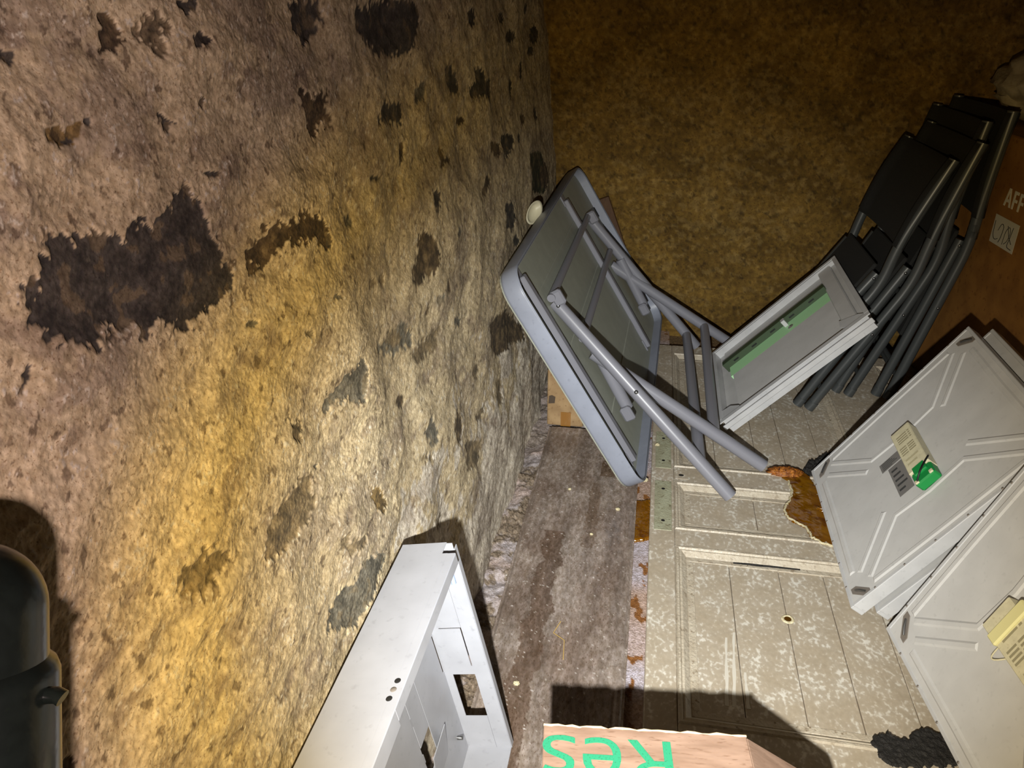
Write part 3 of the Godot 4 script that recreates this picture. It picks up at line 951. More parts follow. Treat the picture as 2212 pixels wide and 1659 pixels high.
# ------------------------------------------------------------------ folding table leaning on its side
func table() -> void:
	var O := Vector3(0.0030, 0.006, -1.918)
	var u := Vector3(0.0306, 0.0365, -0.9989).normalized()
	var v := Vector3(-0.5168, 0.856, 0.0155)
	v = (v - u * v.dot(u)).normalized()
	var n := v.cross(u).normalized()
	if n.x < 0:
		n = -n
	var t := thing("folding_table", "grey plastic folding table leaning on its side against the left wall, crossed legs out", "table", O)
	var L := 1.35
	var W := 0.765
	var F := Transform3D(Basis(u, v, n), Vector3.ZERO)
	# top: a shallow tray seen from below, rounded rim
	var out := rounded_rect(0.0, 0.0, L, W, 0.075, 8)
	var st := new_st()
	var lv := [[0.012, -0.012], [0.003, -0.008], [0.0, 0.0], [0.0, 0.040], [0.0012, 0.044], [0.004, 0.0455], [0.007, 0.044], [0.008, 0.040], [0.011, 0.008]]
	var loops := []
	for l in lv:
		var loop := []
		for p in rounded_rect(l[0], l[0], L - l[0], W - l[0], 0.075 - l[0] * 0.8, 8):
			loop.append(F * Vector3(p.x, p.y, l[1]))
		loops.append(loop)
	st.set_smooth_group(1)
	var mid := F * Vector3(L / 2, W / 2, 0.012)
	for i in loops.size() - 1:
		var cnt: int = loops[i].size()
		for k in cnt:
			var k2 := (k + 1) % cnt
			var outw: Vector3 = (loops[i][k] - mid)
			if i >= 6:
				outw = -outw
			quad(st, loops[i][k], loops[i][k2], loops[i + 1][k2], loops[i + 1][k], outw)
	part(st, "rim", M.grey_plastic, t)
	st = new_st()
	var lp := PackedVector2Array()
	for p in rounded_rect(0.004, 0.004, L - 0.004, W - 0.004, 0.070, 8):
		lp.append(p)
	var X := Transform3D(Basis(u, n, v), Vector3.ZERO)   # prism works in x-z, so y is n
	prism(st, X, lp, -0.012, 0.010)
	part(st, "table_top", M.underside, t)
	# steel rails across the underside and their brackets
	for a in [0.122, 0.955]:
		st = new_st()
		box(st, F, Vector3(a - 0.014, 0.045, 0.010), Vector3(a + 0.014, 0.720, 0.030), 0.003)
		var rail := part(st, "rail", M.grey_tube, t)
		for b in [0.035, 0.700]:
			st = new_st()
			box(st, F, Vector3(a - 0.022, b, 0.010), Vector3(a + 0.022, b + 0.05, 0.016), 0.002)
			part(st, "end_plate", M.grey_tube, rail)
	for b in [0.17, 0.43, 0.62]:
		st = new_st()
		box(st, F, Vector3(0.14, b - 0.018, 0.008), Vector3(0.94, b + 0.018, 0.013), 0.002)
		part(st, "stiffener", M.underside, t)
	st = new_st()
	tube(st, [F * Vector3(0.21, 0.60, 0.030), F * Vector3(1.10, 0.60, 0.030)], 0.0125)
	part(st, "crossbar", M.grey_tube, t)
	st = new_st()
	tube(st, [F * Vector3(0.25, 0.43, 0.036), F * Vector3(1.10, 0.43, 0.036)], 0.0125)
	part(st, "crossbar", M.grey_tube, t)
	# legs: two crossed frames
	var n1 := Vector3(-0.268, 0.520, -2.150) - O
	var f1 := Vector3(0.288, 0.024, -1.938) - O
	var n2 := Vector3(-0.150, 0.352, -2.170) - O
	var f2 := Vector3(0.402, 0.024, -2.125) - O
	var m1 := Vector3(-0.240, 0.548, -3.050) - O
	var g1 := Vector3(0.228, 0.024, -3.055) - O
	var m2 := Vector3(-0.149, 0.368, -3.035) - O
	var g2 := Vector3(0.405, 0.024, -3.055) - O
	for p in [[n1, f1], [n2, f2], [m1, g1], [m2, g2]]:
		st = new_st()
		tube(st, [p[0], p[1]], 0.0205, 16)
		part(st, "leg", M.grey_tube, t)
	for p in [[n1.lerp(f1, 0.83), m1.lerp(g1, 0.90)], [n2.lerp(f2, 0.71), m2.lerp(g2, 0.72)]]:
		st = new_st()
		tube(st, [p[0], p[1]], 0.0180, 14)
		part(st, "leg_stretcher", M.grey_tube, t)
	for p in [n1.lerp(f1, 0.02), n1.lerp(f1, 0.47), m1.lerp(g1, 0.02), m1.lerp(g1, 0.49)]:
		st = new_st()
		var d: Vector3 = (EYE - O - p).normalized()
		lathe(st, Transform3D(Basis(Quaternion(Vector3.UP, d)), p + d * 0.0195), [Vector2(0.0065, 0), Vector2(0.006, 0.003), Vector2(0.0, 0.004)], 10)
		part(st, "rivet", M.steel, t)
	for a in [0.235, 1.10]:
		for b in [0.585, 0.145]:
			st = new_st()
			box(st, F, Vector3(a - 0.018, b - 0.022, 0.026), Vector3(a + 0.002, b + 0.028, 0.062), 0.006)
			part(st, "bracket", M.grey_tube, t)
		st = new_st()
		tube(st, [F * Vector3(a + 0.02, 0.155, 0.045), F * Vector3(a + 0.03, 0.375, 0.050)], 0.0195, 14)
		part(st, "locking_tube", M.grey_tube, t)
	for b in [0.12, 0.24, 0.30]:
		st = new_st()
		box(st, F, Vector3(1.20, b, 0.012), Vector3(1.225, b + 0.02, 0.022), 0.002)
		part(st, "clip", M.white_metal, t)

func rounded_rect(x0: float, y0: float, x1: float, y1: float, r: float, n: int) -> Array:
	var out := []
	for c in [[x1 - r, y1 - r, 0.0], [x0 + r, y1 - r, PI / 2], [x0 + r, y0 + r, PI], [x1 - r, y0 + r, PI * 1.5]]:
		for k in n + 1:
			var a: float = c[2] + PI / 2 * k / n
			out.append(Vector2(c[0] + cos(a) * r, c[1] + sin(a) * r))
	return out

# ------------------------------------------------------------------ flat light panels, backs outward
# a raised rib: flat top 7 mm, foot 14 mm, mitred along its line
func rib(st: SurfaceTool, F: Transform3D, pts: Array, base: float, high: float) -> void:
	var sec := [Vector2(-0.0095, 0.0), Vector2(-0.0045, high), Vector2(0.0045, high), Vector2(0.0095, 0.0)]
	var prev := []
	for i in pts.size():
		var p := Vector2(pts[i][0], pts[i][1])
		var a := Vector2(pts[maxi(i - 1, 0)][0], pts[maxi(i - 1, 0)][1])
		var b := Vector2(pts[mini(i + 1, pts.size() - 1)][0], pts[mini(i + 1, pts.size() - 1)][1])
		var d := ((p - a).normalized() + (b - p).normalized()).normalized()
		var s := d.orthogonal()
		var ring := []
		for q in sec:
			var w: Vector2 = p + s * q.x
			if i == 0:
				w -= d * (0.004 if q.y == 0.0 else 0.0)
			elif i == pts.size() - 1:
				w += d * (0.004 if q.y == 0.0 else 0.0)
			ring.append(F * Vector3(w.x, w.y, base + q.y))
		st.set_smooth_group(-1)
		if i > 0:
			for k in 3:
				quad(st, prev[k], prev[k + 1], ring[k + 1], ring[k], F.basis.z)
		if i == 0 or i == pts.size() - 1:
			quad(st, ring[0], ring[1], ring[2], ring[3], F.basis.z)
		prev = ring

func light_panel(label: String, O: Vector3, u: Vector3, v: Vector3, detailed := true) -> Array:
	u = u.normalized()
	v = (v - u * v.dot(u)).normalized()
	var n := v.cross(u)
	if n.y < 0:
		n = -n
	var t := thing("flat_ceiling_light", label, "light panel", O, "square white ceiling light panels leaning at the right")
	var F := Transform3D(Basis(u, v, n), Vector3.ZERO)
	var S := 0.6
	var st := new_st()
	box(st, F, Vector3(0.004, 0.004, 0.0), Vector3(S - 0.004, S - 0.004, 0.011), 0.001)
	part(st, "back_sheet", M.panel_white, t)
	for e in [[0.0, 0.0, S, 0.010], [0.0, S - 0.010, S, S], [0.0, 0.010, 0.010, S - 0.010], [S - 0.010, 0.010, S, S - 0.010]]:
		st = new_st()
		box(st, F, Vector3(e[0], e[1], -0.022), Vector3(e[2], e[3], 0.0125), 0.0015)
		part(st, "edge_frame", M.white_metal, t)
	if not detailed:
		return [t, F]
	# pressed ribs, the same at each corner
	var lines := []
	for sa in [0, 1]:
		lines.append([[0.032, 0.085], [0.030, 0.30], [0.032, 0.515]] if sa == 0 else [[0.570, 0.085], [0.572, 0.30], [0.570, 0.515]])
		lines.append([[0.05, 0.078], [0.178, 0.195], [0.186, 0.30], [0.178, 0.405], [0.05, 0.522]] if sa == 0 else [[0.55, 0.078], [0.432, 0.195], [0.440, 0.30], [0.432, 0.405], [0.55, 0.522]])
	for sb in [0, 1]:
		for sa in [0, 1]:
			var p := [[0.086, 0.055], [0.206, 0.168]]
			for q in p:
				if sa == 1:
					q[0] = S - q[0]
				if sb == 1:
					q[1] = S - q[1]
			lines.append(p)
		lines.append([[0.10, 0.032], [0.30, 0.034], [0.50, 0.032]] if sb == 0 else [[0.10, 0.568], [0.30, 0.566], [0.50, 0.568]])
	for l in lines:
		st = new_st()
		rib(st, F, l, 0.0108, 0.0030)
		part(st, "rib", M.panel_white, t)
	# corner hooks: dark pressed hexagons with a bright lip
	for c in [[0.040, 0.048, PI / 4 * 3], [0.572, 0.040, PI / 4], [0.050, 0.572, PI / 4], [0.55, 0.555, PI / 4 * 3]]:
		var poly := PackedVector2Array()
		for p in [[-0.036, 0.0], [-0.024, -0.011], [0.024, -0.011], [0.036, 0.0], [0.024, 0.011], [-0.024, 0.011]]:
			poly.append(Vector2(p[0], p[1]).rotated(c[2]) + Vector2(c[0], c[1]))
		st = new_st()
		prism(st, Transform3D(Basis(u, n, v), Vector3.ZERO), poly, 0.008, 0.0122, 0.001)
		var hook := part(st, "corner_hook", M.dark_steel, t)
		st = new_st()
		var dd := Vector2(1, 0).rotated(c[2])
		var cc := Vector2(c[0], c[1])
		var a := cc - dd * 0.018
		var b := cc + dd * 0.018
		tube(st, [F * Vector3(a.x, a.y, 0.0125), F * Vector3(cc.x, cc.y, 0.0145), F * Vector3(b.x, b.y, 0.0125)], 0.003, 8)
		part(st, "hook_lip", M.steel, hook)
	for k in 6:
		for e in [[0.08 + 0.09 * k, 0.005], [0.005, 0.08 + 0.09 * k], [S - 0.005, 0.08 + 0.09 * k]]:
			st = new_st()
			lathe(st, F * Transform3D(Basis(Vector3.RIGHT, PI / 2), Vector3(e[0], e[1], 0.0125)), [Vector2(0.003, 0.0), Vector2(0.0026, 0.0012), Vector2(0.0, 0.0014)], 8)
			part(st, "screw", M.dark_steel, t)
	return [t, F]

func driver(label: String, at: Array, a0: float, a1: float, b0: float, b1: float, green: bool) -> void:
	var root: Node3D = at[0]
	var F: Transform3D = at[1]
	var G := frame(Vector3.ZERO, F.basis.x, F.basis.y, F.basis.z)
	var t := Node3D.new()
	t.name = "driver"
	root.add_child(t, true)
	t.set_meta("label", label)
	var z0 := 0.0115
	var z1 := 0.043
	var st := new_st()
	var body_end := a1 - (0.045 if green else 0.0)
	box(st, G, Vector3(a0, b0, z0), Vector3(body_end, b1, z1), 0.002)
	part(st, "case", M.cream, t)
	# the printed rating lines on the case
	var prints := [[0.15, 0.35, 0.2, 0.72], [0.15, 0.35, 0.78, 0.88], [0.42, 0.62, 0.12, 0.45], [0.42, 0.62, 0.52, 0.85], [0.70, 0.74, 0.15, 0.80], [0.80, 0.84, 0.15, 0.65]]
	for p in prints:
		st = new_st()
		for k in 4:
			var x0: float = lerpf(a0, body_end, p[0] + (p[1] - p[0]) * k / 4.0)
			var x1: float = x0 + (body_end - a0) * (p[1] - p[0]) * 0.13
			box(st, G, Vector3(x0, lerpf(b0, b1, p[2]), z1), Vector3(x1, lerpf(b0, b1, p[3]), z1 + 0.0003))
		part(st, "rating_print", simple(Color(0.58, 0.55, 0.44), 0.7), t)
	if green:
		st = new_st()
		box(st, G, Vector3(body_end, b0 + 0.001, z0), Vector3(a1, b1 - 0.001, z1 - 0.004), 0.004)
		part(st, "end_cover", M.green_plastic, t)
		st = new_st()
		box(st, G, Vector3(body_end - 0.012, b0 + 0.012, z1 - 0.006), Vector3(body_end + 0.02, b1 - 0.012, z1 + 0.0012), 0.002)
		part(st, "end_cover_tongue", M.green_plastic, t)
		for b in [b0 + 0.004, b1 - 0.014]:
			st = new_st()
			box(st, G, Vector3(a1 - 0.012, b, z1 - 0.006), Vector3(a1 - 0.002, b + 0.010, z1 - 0.001), 0.001)
			part(st, "clip", M.cream, t)
		st = new_st()
		var pts := []
		for k in 9:
			var q := k / 8.0
			pts.append(G * Vector3(lerpf(a1 - 0.005, body_end - 0.01, q) + 0.012 * sin(q * PI), lerpf(b0 + 0.012, b1 + 0.004, q), z1 + 0.010 * sin(q * PI)))
		tube(st, pts, 0.0022, 8)
		part(st, "lead", M.black_plastic, t)
	else:
		st = new_st()
		box(st, G, Vector3(a0 + 0.028, b0 - 0.002, z0), Vector3(a0 + 0.055, b1 + 0.02, z1 + 0.006), 0.003)
		part(st, "cover", M.yellow_plastic, t)
		st = new_st()
		var pts := []
		for k in 10:
			var q := k / 9.0
			pts.append(G * Vector3(a0 + 0.035 + 0.030 * q, b0 - 0.01 - 0.022 * sin(q * PI), 0.016 + 0.01 * sin(q * PI)))
		tube(st, pts, 0.0016, 6)
		part(st, "lead", M.cream, t)

func light_panels() -> void:
	var u := Vector3(-0.0079, -0.0107, 0.9999)
	var v := Vector3(0.5418, 0.8404, 0.0132)
	var p1 := light_panel("white light panel with green ended driver and grey rating label, stamped back outward", Vector3(0.5497, 0.024, -2.1084), u, v)
	driver("cream driver case with a green end cover", p1, 0.205, 0.435, 0.285, 0.345, true)
	for r in [[0.226, 0.262, 0.208, 0.274], [0.267, 0.389, 0.226, 0.272]]:
		var st := new_st()
		box(st, p1[1], Vector3(r[0], r[2], 0.0112), Vector3(r[1], r[3], 0.0118))
		var lab := part(st, "rating_label", M.rating, p1[0])
		st = new_st()
		for k in 5:
			var a := lerpf(r[0], r[1], 0.12 + 0.17 * k)
			box(st, p1[1], Vector3(a, r[2] + 0.006, 0.0118), Vector3(a + (r[1] - r[0]) * 0.06, lerpf(r[2], r[3], 0.55 + 0.09 * (k % 4)), 0.0121))
		part(st, "rating_print", M.print, lab)
	light_panel("white light panel almost hidden directly behind the green ended one", Vector3(0.606, 0.024, -2.102), u, Vector3(0.545, 0.839, 0.0132), false)
	var p3 := light_panel("nearest white light panel with yellowish driver at the right edge of the picture", Vector3(0.6081, 0.025, -1.4483), Vector3(0.1234, 0, 0.9924), Vector3(0.3767, 0.9252, -0.0468))
	driver("cream driver case with a yellow cover", p3, 0.212, 0.40, 0.222, 0.30, false)
	# the long low carton that the panels lean on
	var t := thing("long_carton", "low brown carton standing behind the leaning white light panels", "carton", Vector3(0.935, 0, -1.47))
	var st := new_st()
	box(st, Transform3D.IDENTITY, Vector3(-0.12, 0.0, -0.57), Vector3(0.14, 0.27, 0.62), 0.003)
	part(st, "body", M.card_brown, t)
	st = new_st()
	box(st, Transform3D.IDENTITY, Vector3(-0.005, 0.269, -0.571), Vector3(0.045, 0.2712, 0.621))
	part(st, "tape", M.tape, t)

# ------------------------------------------------------------------ open light fitting with the green channel
func troffer() -> void:
	var O := Vector3(0.2783, 0.040, -2.347)
	var u := Vector3(0.6797, 0.7333, 0.0164).normalized()
	var v := Vector3(0.0072, 0.0157, -0.9999)
	v = (v - u * v.dot(u)).normalized()
	var n := u.cross(v)
	if n.y < 0:
		n = -n
	var t := thing("light_fitting", "white open recessed light fitting with a pale green channel, propped against the chairs", "light fitting", O)
	var F := Transform3D(Basis(u, v, n), Vector3.ZERO)
	var S := 0.588
	var st := new_st()
	# flanges round the mouth
	for e in [[0.0, 0.0, S, 0.022], [0.0, S - 0.016, S, S], [0.0, 0.022, 0.012, S - 0.016], [S - 0.016, 0.022, S, S - 0.016]]:
		st = new_st()
		box(st, F, Vector3(e[0], e[1], -0.004), Vector3(e[2], e[3], 0.0), 0.001)
		part(st, "flange", M.white_metal, t)
	st = new_st()
	box(st, F, Vector3(0.004, -0.010, -0.030), Vector3(S - 0.004, -0.002, -0.012), 0.002)
	part(st, "outer_lip", M.white_metal, t)
	# side walls
	for e in [[0.010, 0.018, S - 0.012, 0.022], [0.010, S - 0.020, S - 0.012, S - 0.016], [0.010, 0.022, 0.014, S - 0.020], [S - 0.016, 0.022, S - 0.012, S - 0.020]]:
		st = new_st()
		box(st, F, Vector3(e[0], e[1], -0.058), Vector3(e[2], e[3], -0.004), 0.0)
		part(st, "side_wall", M.white_metal, t)
	# reflector floors to either side of the channel
	st = new_st()
	quad(st, F * Vector3(0.07, 0.022, -0.030), F * Vector3(0.50, 0.022, -0.030), F * Vector3(0.50, 0.315, -0.020), F * Vector3(0.07, 0.315, -0.020), n)
	quad(st, F * Vector3(0.07, 0.022, -0.036), F * Vector3(0.50, 0.022, -0.036), F * Vector3(0.50, 0.315, -0.026), F * Vector3(0.07, 0.315, -0.026), -n)
	part(st, "reflector", M.panel_white, t)
	st = new_st()
	quad(st, F * Vector3(0.04, 0.425, -0.020), F * Vector3(0.50, 0.425, -0.020), F * Vector3(0.50, 0.582, -0.030), F * Vector3(0.04, 0.582, -0.030), n)
	quad(st, F * Vector3(0.04, 0.425, -0.026), F * Vector3(0.50, 0.425, -0.026), F * Vector3(0.50, 0.582, -0.036), F * Vector3(0.04, 0.582, -0.036), -n)
	part(st, "reflector", M.panel_white, t)
	# sunk green channel: pale floor, dark far side with slots
	st = new_st()
	box(st, F, Vector3(0.06, 0.318, -0.060), Vector3(0.505, 0.395, -0.021), 0.0)
	part(st, "channel_floor", M.green_sheet, t)
	st = new_st()
	box(st, F, Vector3(0.045, 0.395, -0.060), Vector3(0.505, 0.425, 0.004), 0.001)
	var far := part(st, "channel_side", M.dark_green, t)
	for k in 5:
		st = new_st()
		var a := 0.09 + 0.085 * k
		box(st, F, Vector3(a, 0.3942, -0.012), Vector3(a + 0.022, 0.3952, -0.006))
		part(st, "slot", M.black_plastic, far)
	st = new_st()
	box(st, F, Vector3(0.315, 0.372, -0.021), Vector3(0.33, 0.395, 0.006), 0.001)
	part(st, "cable_clip", M.white_metal, t)
	st = new_st()
	lathe(st, F * Transform3D(Basis(Vector3.RIGHT, PI / 2), Vector3(0.335, 0.352, -0.021)), [Vector2(0.0, 0.0012), Vector2(0.010, 0.001), Vector2(0.011, 0.0)], 16)
	part(st, "knockout", M.dark_steel, t)
	# back sheet, end plates
	st = new_st()
	box(st, F, Vector3(0.010, 0.018, -0.062), Vector3(S - 0.012, S - 0.016, -0.058), 0.0)
	part(st, "back_sheet", M.white_metal, t)
	st = new_st()
	box(st, F, Vector3(0.014, 0.022, -0.058), Vector3(0.068, S - 0.020, -0.034), 0.002)
	part(st, "end_plate", M.panel_white, t)
	st = new_st()
	box(st, F, Vector3(0.500, 0.022, -0.058), Vector3(0.552, S - 0.020, -0.010), 0.004)
	part(st, "end_plate", M.panel_white, t)
	st = new_st()
	box(st, F, Vector3(0.552, 0.022, -0.058), Vector3(S - 0.016, S - 0.020, -0.020), 0.002)
	part(st, "end_gutter", M.panel_white, t)
	for q in [[[0.008, 0.020], [0.008, 0.085], [0.050, 0.078], [0.085, 0.040], [0.085, 0.020]], [[0.515, 0.020], [0.490, 0.060], [0.495, 0.100], [0.555, 0.060], [0.585, 0.020]]]:
		var poly := PackedVector2Array()
		for p in q:
			poly.append(Vector2(p[0], p[1]))
		st = new_st()
		prism(st, Transform3D(Basis(u, n, v), Vector3.ZERO), poly, -0.012, -0.005, 0.0)
		part(st, "corner_tab", M.white_metal, t)

# ------------------------------------------------------------------ folded chairs leaning in a row
func chair(label: String, z: float, top: Vector2, cloth_end: Vector2, bend: Vector2, foot: Vector2, rivet: Vector2, foot2: Vector2) -> void:
	var base := Vector3(foot.x, 0, z - 0.245)
	var t := thing("folding_chair", label, "chair", base, "folded metal chairs leaning in a row by the back wall")
	var W := 0.49
	var st: SurfaceTool
	var p3 := func(p: Vector2, zz: float) -> Vector3: return Vector3(p.x, p.y, zz) - base
	var r := 0.0170
	var f := Vector2(foot.x, 0.017)
	var f2 := Vector2(foot2.x, 0.017)
	var knee := bend.lerp(cloth_end, 0.15)
	for zz in [z, z - W]:
		st = new_st()
		tube(st, rounded([p3.call(top, zz), p3.call(cloth_end, zz), p3.call(bend, zz), p3.call(f, zz)], 0.07), r, 12)
		part(st, "back_rail", M.chair_tube, t)
		var zi: float = zz - 0.026 if zz == z else zz + 0.026
		st = new_st()
		tube(st, [p3.call(rivet, zi), p3.call(f2, zi)], r, 12)
		part(st, "leg", M.chair_tube, t)
		st = new_st()
		var q: Vector3 = p3.call(rivet.lerp(f2, 0.03), zi)
		lathe(st, Transform3D(Basis(Vector3.RIGHT, PI / 2), q + Vector3(0, 0, 0.0165)), [Vector2(0.0055, 0.0), Vector2(0.005, 0.003), Vector2(0.0, 0.004)], 10)
		part(st, "rivet", M.steel, t)
		st = new_st()
		q = p3.call(bend.lerp(f, 0.38), zz)
		lathe(st, Transform3D(Basis(Vector3.RIGHT, PI / 2), q + Vector3(0, 0, 0.0165)), [Vector2(0.005, 0.0), Vector2(0.0045, 0.003), Vector2(0.0, 0.004)], 10)
		part(st, "rivet", M.steel, t)
		for e in [[f, bend, zz], [f2, rivet, zi]]:
			st = new_st()
			var a: Vector3 = p3.call(e[0], e[2])
			var b: Vector3 = p3.call(e[1], e[2])
			tube(st, [a - (b - a).normalized() * 0.002, a + (b - a).normalized() * 0.030], 0.0185, 12)
			part(st, "foot_cap", M.chair_tube, t)
	# the cloth back, sleeved over both rails and sagging a little between them
	var d := (top - cloth_end).normalized()
	var m := Vector2(-d.y, d.x)
	st = new_st()
	st.set_smooth_group(1)
	var nz := 28
	var ns := 8
	for side in [1.0, -1.0]:
		var rows := []
		for i in ns + 1:
			var s := i / float(ns)
			var row := []
			for k in nz + 1:
				var q := k / float(nz)
				var e := minf(q, 1.0 - q) * W
				var half := 0.004
				if e < 0.041:
					half = maxf(0.004, sqrt(maxf(0.0, 0.0215 * 0.0215 - pow(e - 0.019, 2))))
				var sag := -0.020 * sin(q * PI)
				var curve := 0.010 * sin(s * PI)
				var p: Vector2 = cloth_end.lerp(top, s * 0.985) + m * (sag + curve + side * half)
				row.append(p3.call(p, z + 0.019 - q * (W + 0.038)))
			rows.append(row)
		for i in ns:
			for k in nz:
				quad(st, rows[i][k], rows[i][k + 1], rows[i + 1][k + 1], rows[i + 1][k], Vector3(m.x, m.y, 0) * side)
		if side == 1.0:
			for ends in [0, ns]:
				for k in nz:
					var off := Vector3(m.x, m.y, 0) * -0.008
					quad(st, rows[ends][k], rows[ends][k + 1], rows[ends][k + 1] + off, rows[ends][k] + off, Vector3(d.x, d.y, 0) * (1.0 if ends == ns else -1.0))
	part(st, "backrest", M.cloth, t)
	# folded seat between the rails
	var s0 := rivet + (rivet - f2).normalized() * 0.02
	var s1 := rivet.lerp(f2, 0.62)
	var sd := (s1 - s0).normalized()
	var sm := Vector2(sd.y, -sd.x)
	var SF := Transform3D(Basis(Vector3(sd.x, sd.y, 0), Vector3(sm.x, sm.y, 0), Vector3(0, 0, 1)), p3.call(s0 + sm * 0.012, z))
	st = new_st()
	box(st, SF, Vector3(0.0, -0.008, -W + 0.05), Vector3((s1 - s0).length(), 0.006, -0.05), 0.004)
	part(st, "seat", M.cloth, t)
	for s in [0.10, 0.86]:
		st = new_st()
		tube(st, [p3.call(bend.lerp(f, s), z), p3.call(bend.lerp(f, s), z - W)], 0.009, 10)
		part(st, "stretcher", M.chair_tube, t)
	st = new_st()
	tube(st, [p3.call(rivet.lerp(f2, 0.78), z - 0.026), p3.call(rivet.lerp(f2, 0.78), z - W + 0.026)], 0.010, 10)
	part(st, "stretcher", M.chair_tube, t)

func chairs() -> void:
	chair("grey framed folding chair nearest the green channel light fitting, lowest dark cloth back", -2.585, Vector2(0.898, 0.890), Vector2(0.790, 0.611), Vector2(0.765, 0.479), Vector2(0.462, 0), Vector2(0.752, 0.515), Vector2(0.440, 0))
	chair("second folded chair from the light fitting, feet in front of the row", -2.566, Vector2(0.958, 0.944), Vector2(0.880, 0.650), Vector2(0.856, 0.503), Vector2(0.607, 0), Vector2(0.838, 0.545), Vector2(0.572, 0))
	chair("third folded chair from the light fitting, second from the brown carton", -2.704, Vector2(1.008, 0.989), Vector2(0.966, 0.686), Vector2(0.965, 0.545), Vector2(0.769, 0), Vector2(0.940, 0.585), Vector2(0.730, 0))
	chair("last folded chair of the row, resting on the tall brown carton", -2.697, Vector2(1.070, 1.020), Vector2(1.046, 0.691), Vector2(1.046, 0.600), Vector2(0.905, 0), Vector2(1.024, 0.610), Vector2(0.870, 0))

# ------------------------------------------------------------------ tall brown carton with white print
func text(words: String, size: float, m: Material, xf: Transform3D, parent: Node, called := "lettering", bold := 0.0) -> void:
	var f := SystemFont.new()
	f.font_names = PackedStringArray(["Droid Sans"])
	f.font_weight = 700 if bold > 0.0 else 400
	var tm := TextMesh.new()
	tm.text = words
	tm.font = f
	tm.font_size = 64
	tm.pixel_size = size / 64.0
	tm.depth = 0.0008
	tm.curve_step = 1.0
	var o := part_mesh(tm, called, m, parent)
	o.transform = xf

func brown_carton() -> void:
	var t := thing("tall_carton", "tall brown carton with white AFF print and a scribbled paper label at the right edge", "carton", Vector3(1.40, 0, -2.70))
	t.rotation.y = 0.06
	var st := new_st()
	box(st, Transform3D.IDENTITY, Vector3(-0.295, 0.0, -0.46), Vector3(0.28, 0.945, 0.50), 0.004)
	part(st, "body", M.card_brown, t)
	# lettering on the left face: right is +z, up is +y, outward is -x
	var B := Basis(Vector3(0, 0, 1), Vector3(0, 1, 0), Vector3(-1, 0, 0))
	text("AFF", 0.070, M.ink_white, Transform3D(B * Basis.from_scale(Vector3(1.0, 1.1, 1)), Vector3(-0.2955, 0.765, 0.066)), t, "lettering", 1.0)
	st = new_st()
	var L := Transform3D(B, Vector3(-0.2955, 0.66, 0.065))
	box(st, L, Vector3(-0.085, -0.045, 0.0), Vector3(0.075, 0.045, 0.0008))
	var lab := part(st, "paper_label", M.paper, t)
	for s in [[[-0.075, 0.025], [-0.072, -0.02], [-0.055, -0.034], [-0.035, -0.024]], [[-0.045, 0.0], [-0.030, 0.028], [-0.012, 0.02], [-0.018, -0.02], [-0.026, -0.034]], [[0.0, -0.034], [0.004, 0.01], [0.022, 0.030], [0.036, 0.012], [0.026, -0.02], [0.010, -0.03]], [[0.045, 0.03], [0.038, -0.01], [0.030, -0.034], [0.062, -0.036]], [[0.010, 0.028], [0.03, -0.002], [0.055, -0.02]]]:
		st = new_st()
		var pts := []
		for p in s:
			pts.append(L * Vector3(p[0], p[1], 0.0012))
		tube(st, rounded(pts, 0.012, 4), 0.0011, 5)
		part(st, "pen_stroke", M.pen, lab)
	# pale plastic bag slumped on top
	var n := noise(140, 9.0, 3)
	var bag := thing("plastic_bag", "pale crumpled plastic bag slumped on top of the tall brown carton", "bag", Vector3(1.32, 0.945, -3.0))
	st = new_st()
	st.set_smooth_group(1)
	var rings := []
	for j in 19:
		var ring := []
		var q := j / 18.0
		for k in 36:
			var a := TAU * k / 36
			var rad := pow(sin(clampf(q * 0.97 + 0.03, 0, 1) * PI), 0.5) * (1.0 + 0.25 * n.get_noise_3d(cos(a) * 0.4, q * 0.5, sin(a) * 0.4))
			ring.append(Vector3(cos(a) * 0.19 * rad, 0.26 * q + 0.02 * n.get_noise_2d(a, q * 3.0) * sin(q * PI), sin(a) * 0.21 * rad))
		rings.append(ring)
	for j in 18:
		for k in 36:
			quad(st, rings[j][k], rings[j][(k + 1) % 36], rings[j + 1][(k + 1) % 36], rings[j + 1][k], rings[j][k] - Vector3(0, 0.12, 0))
	part(st, "bag_skin", M.bag, bag)

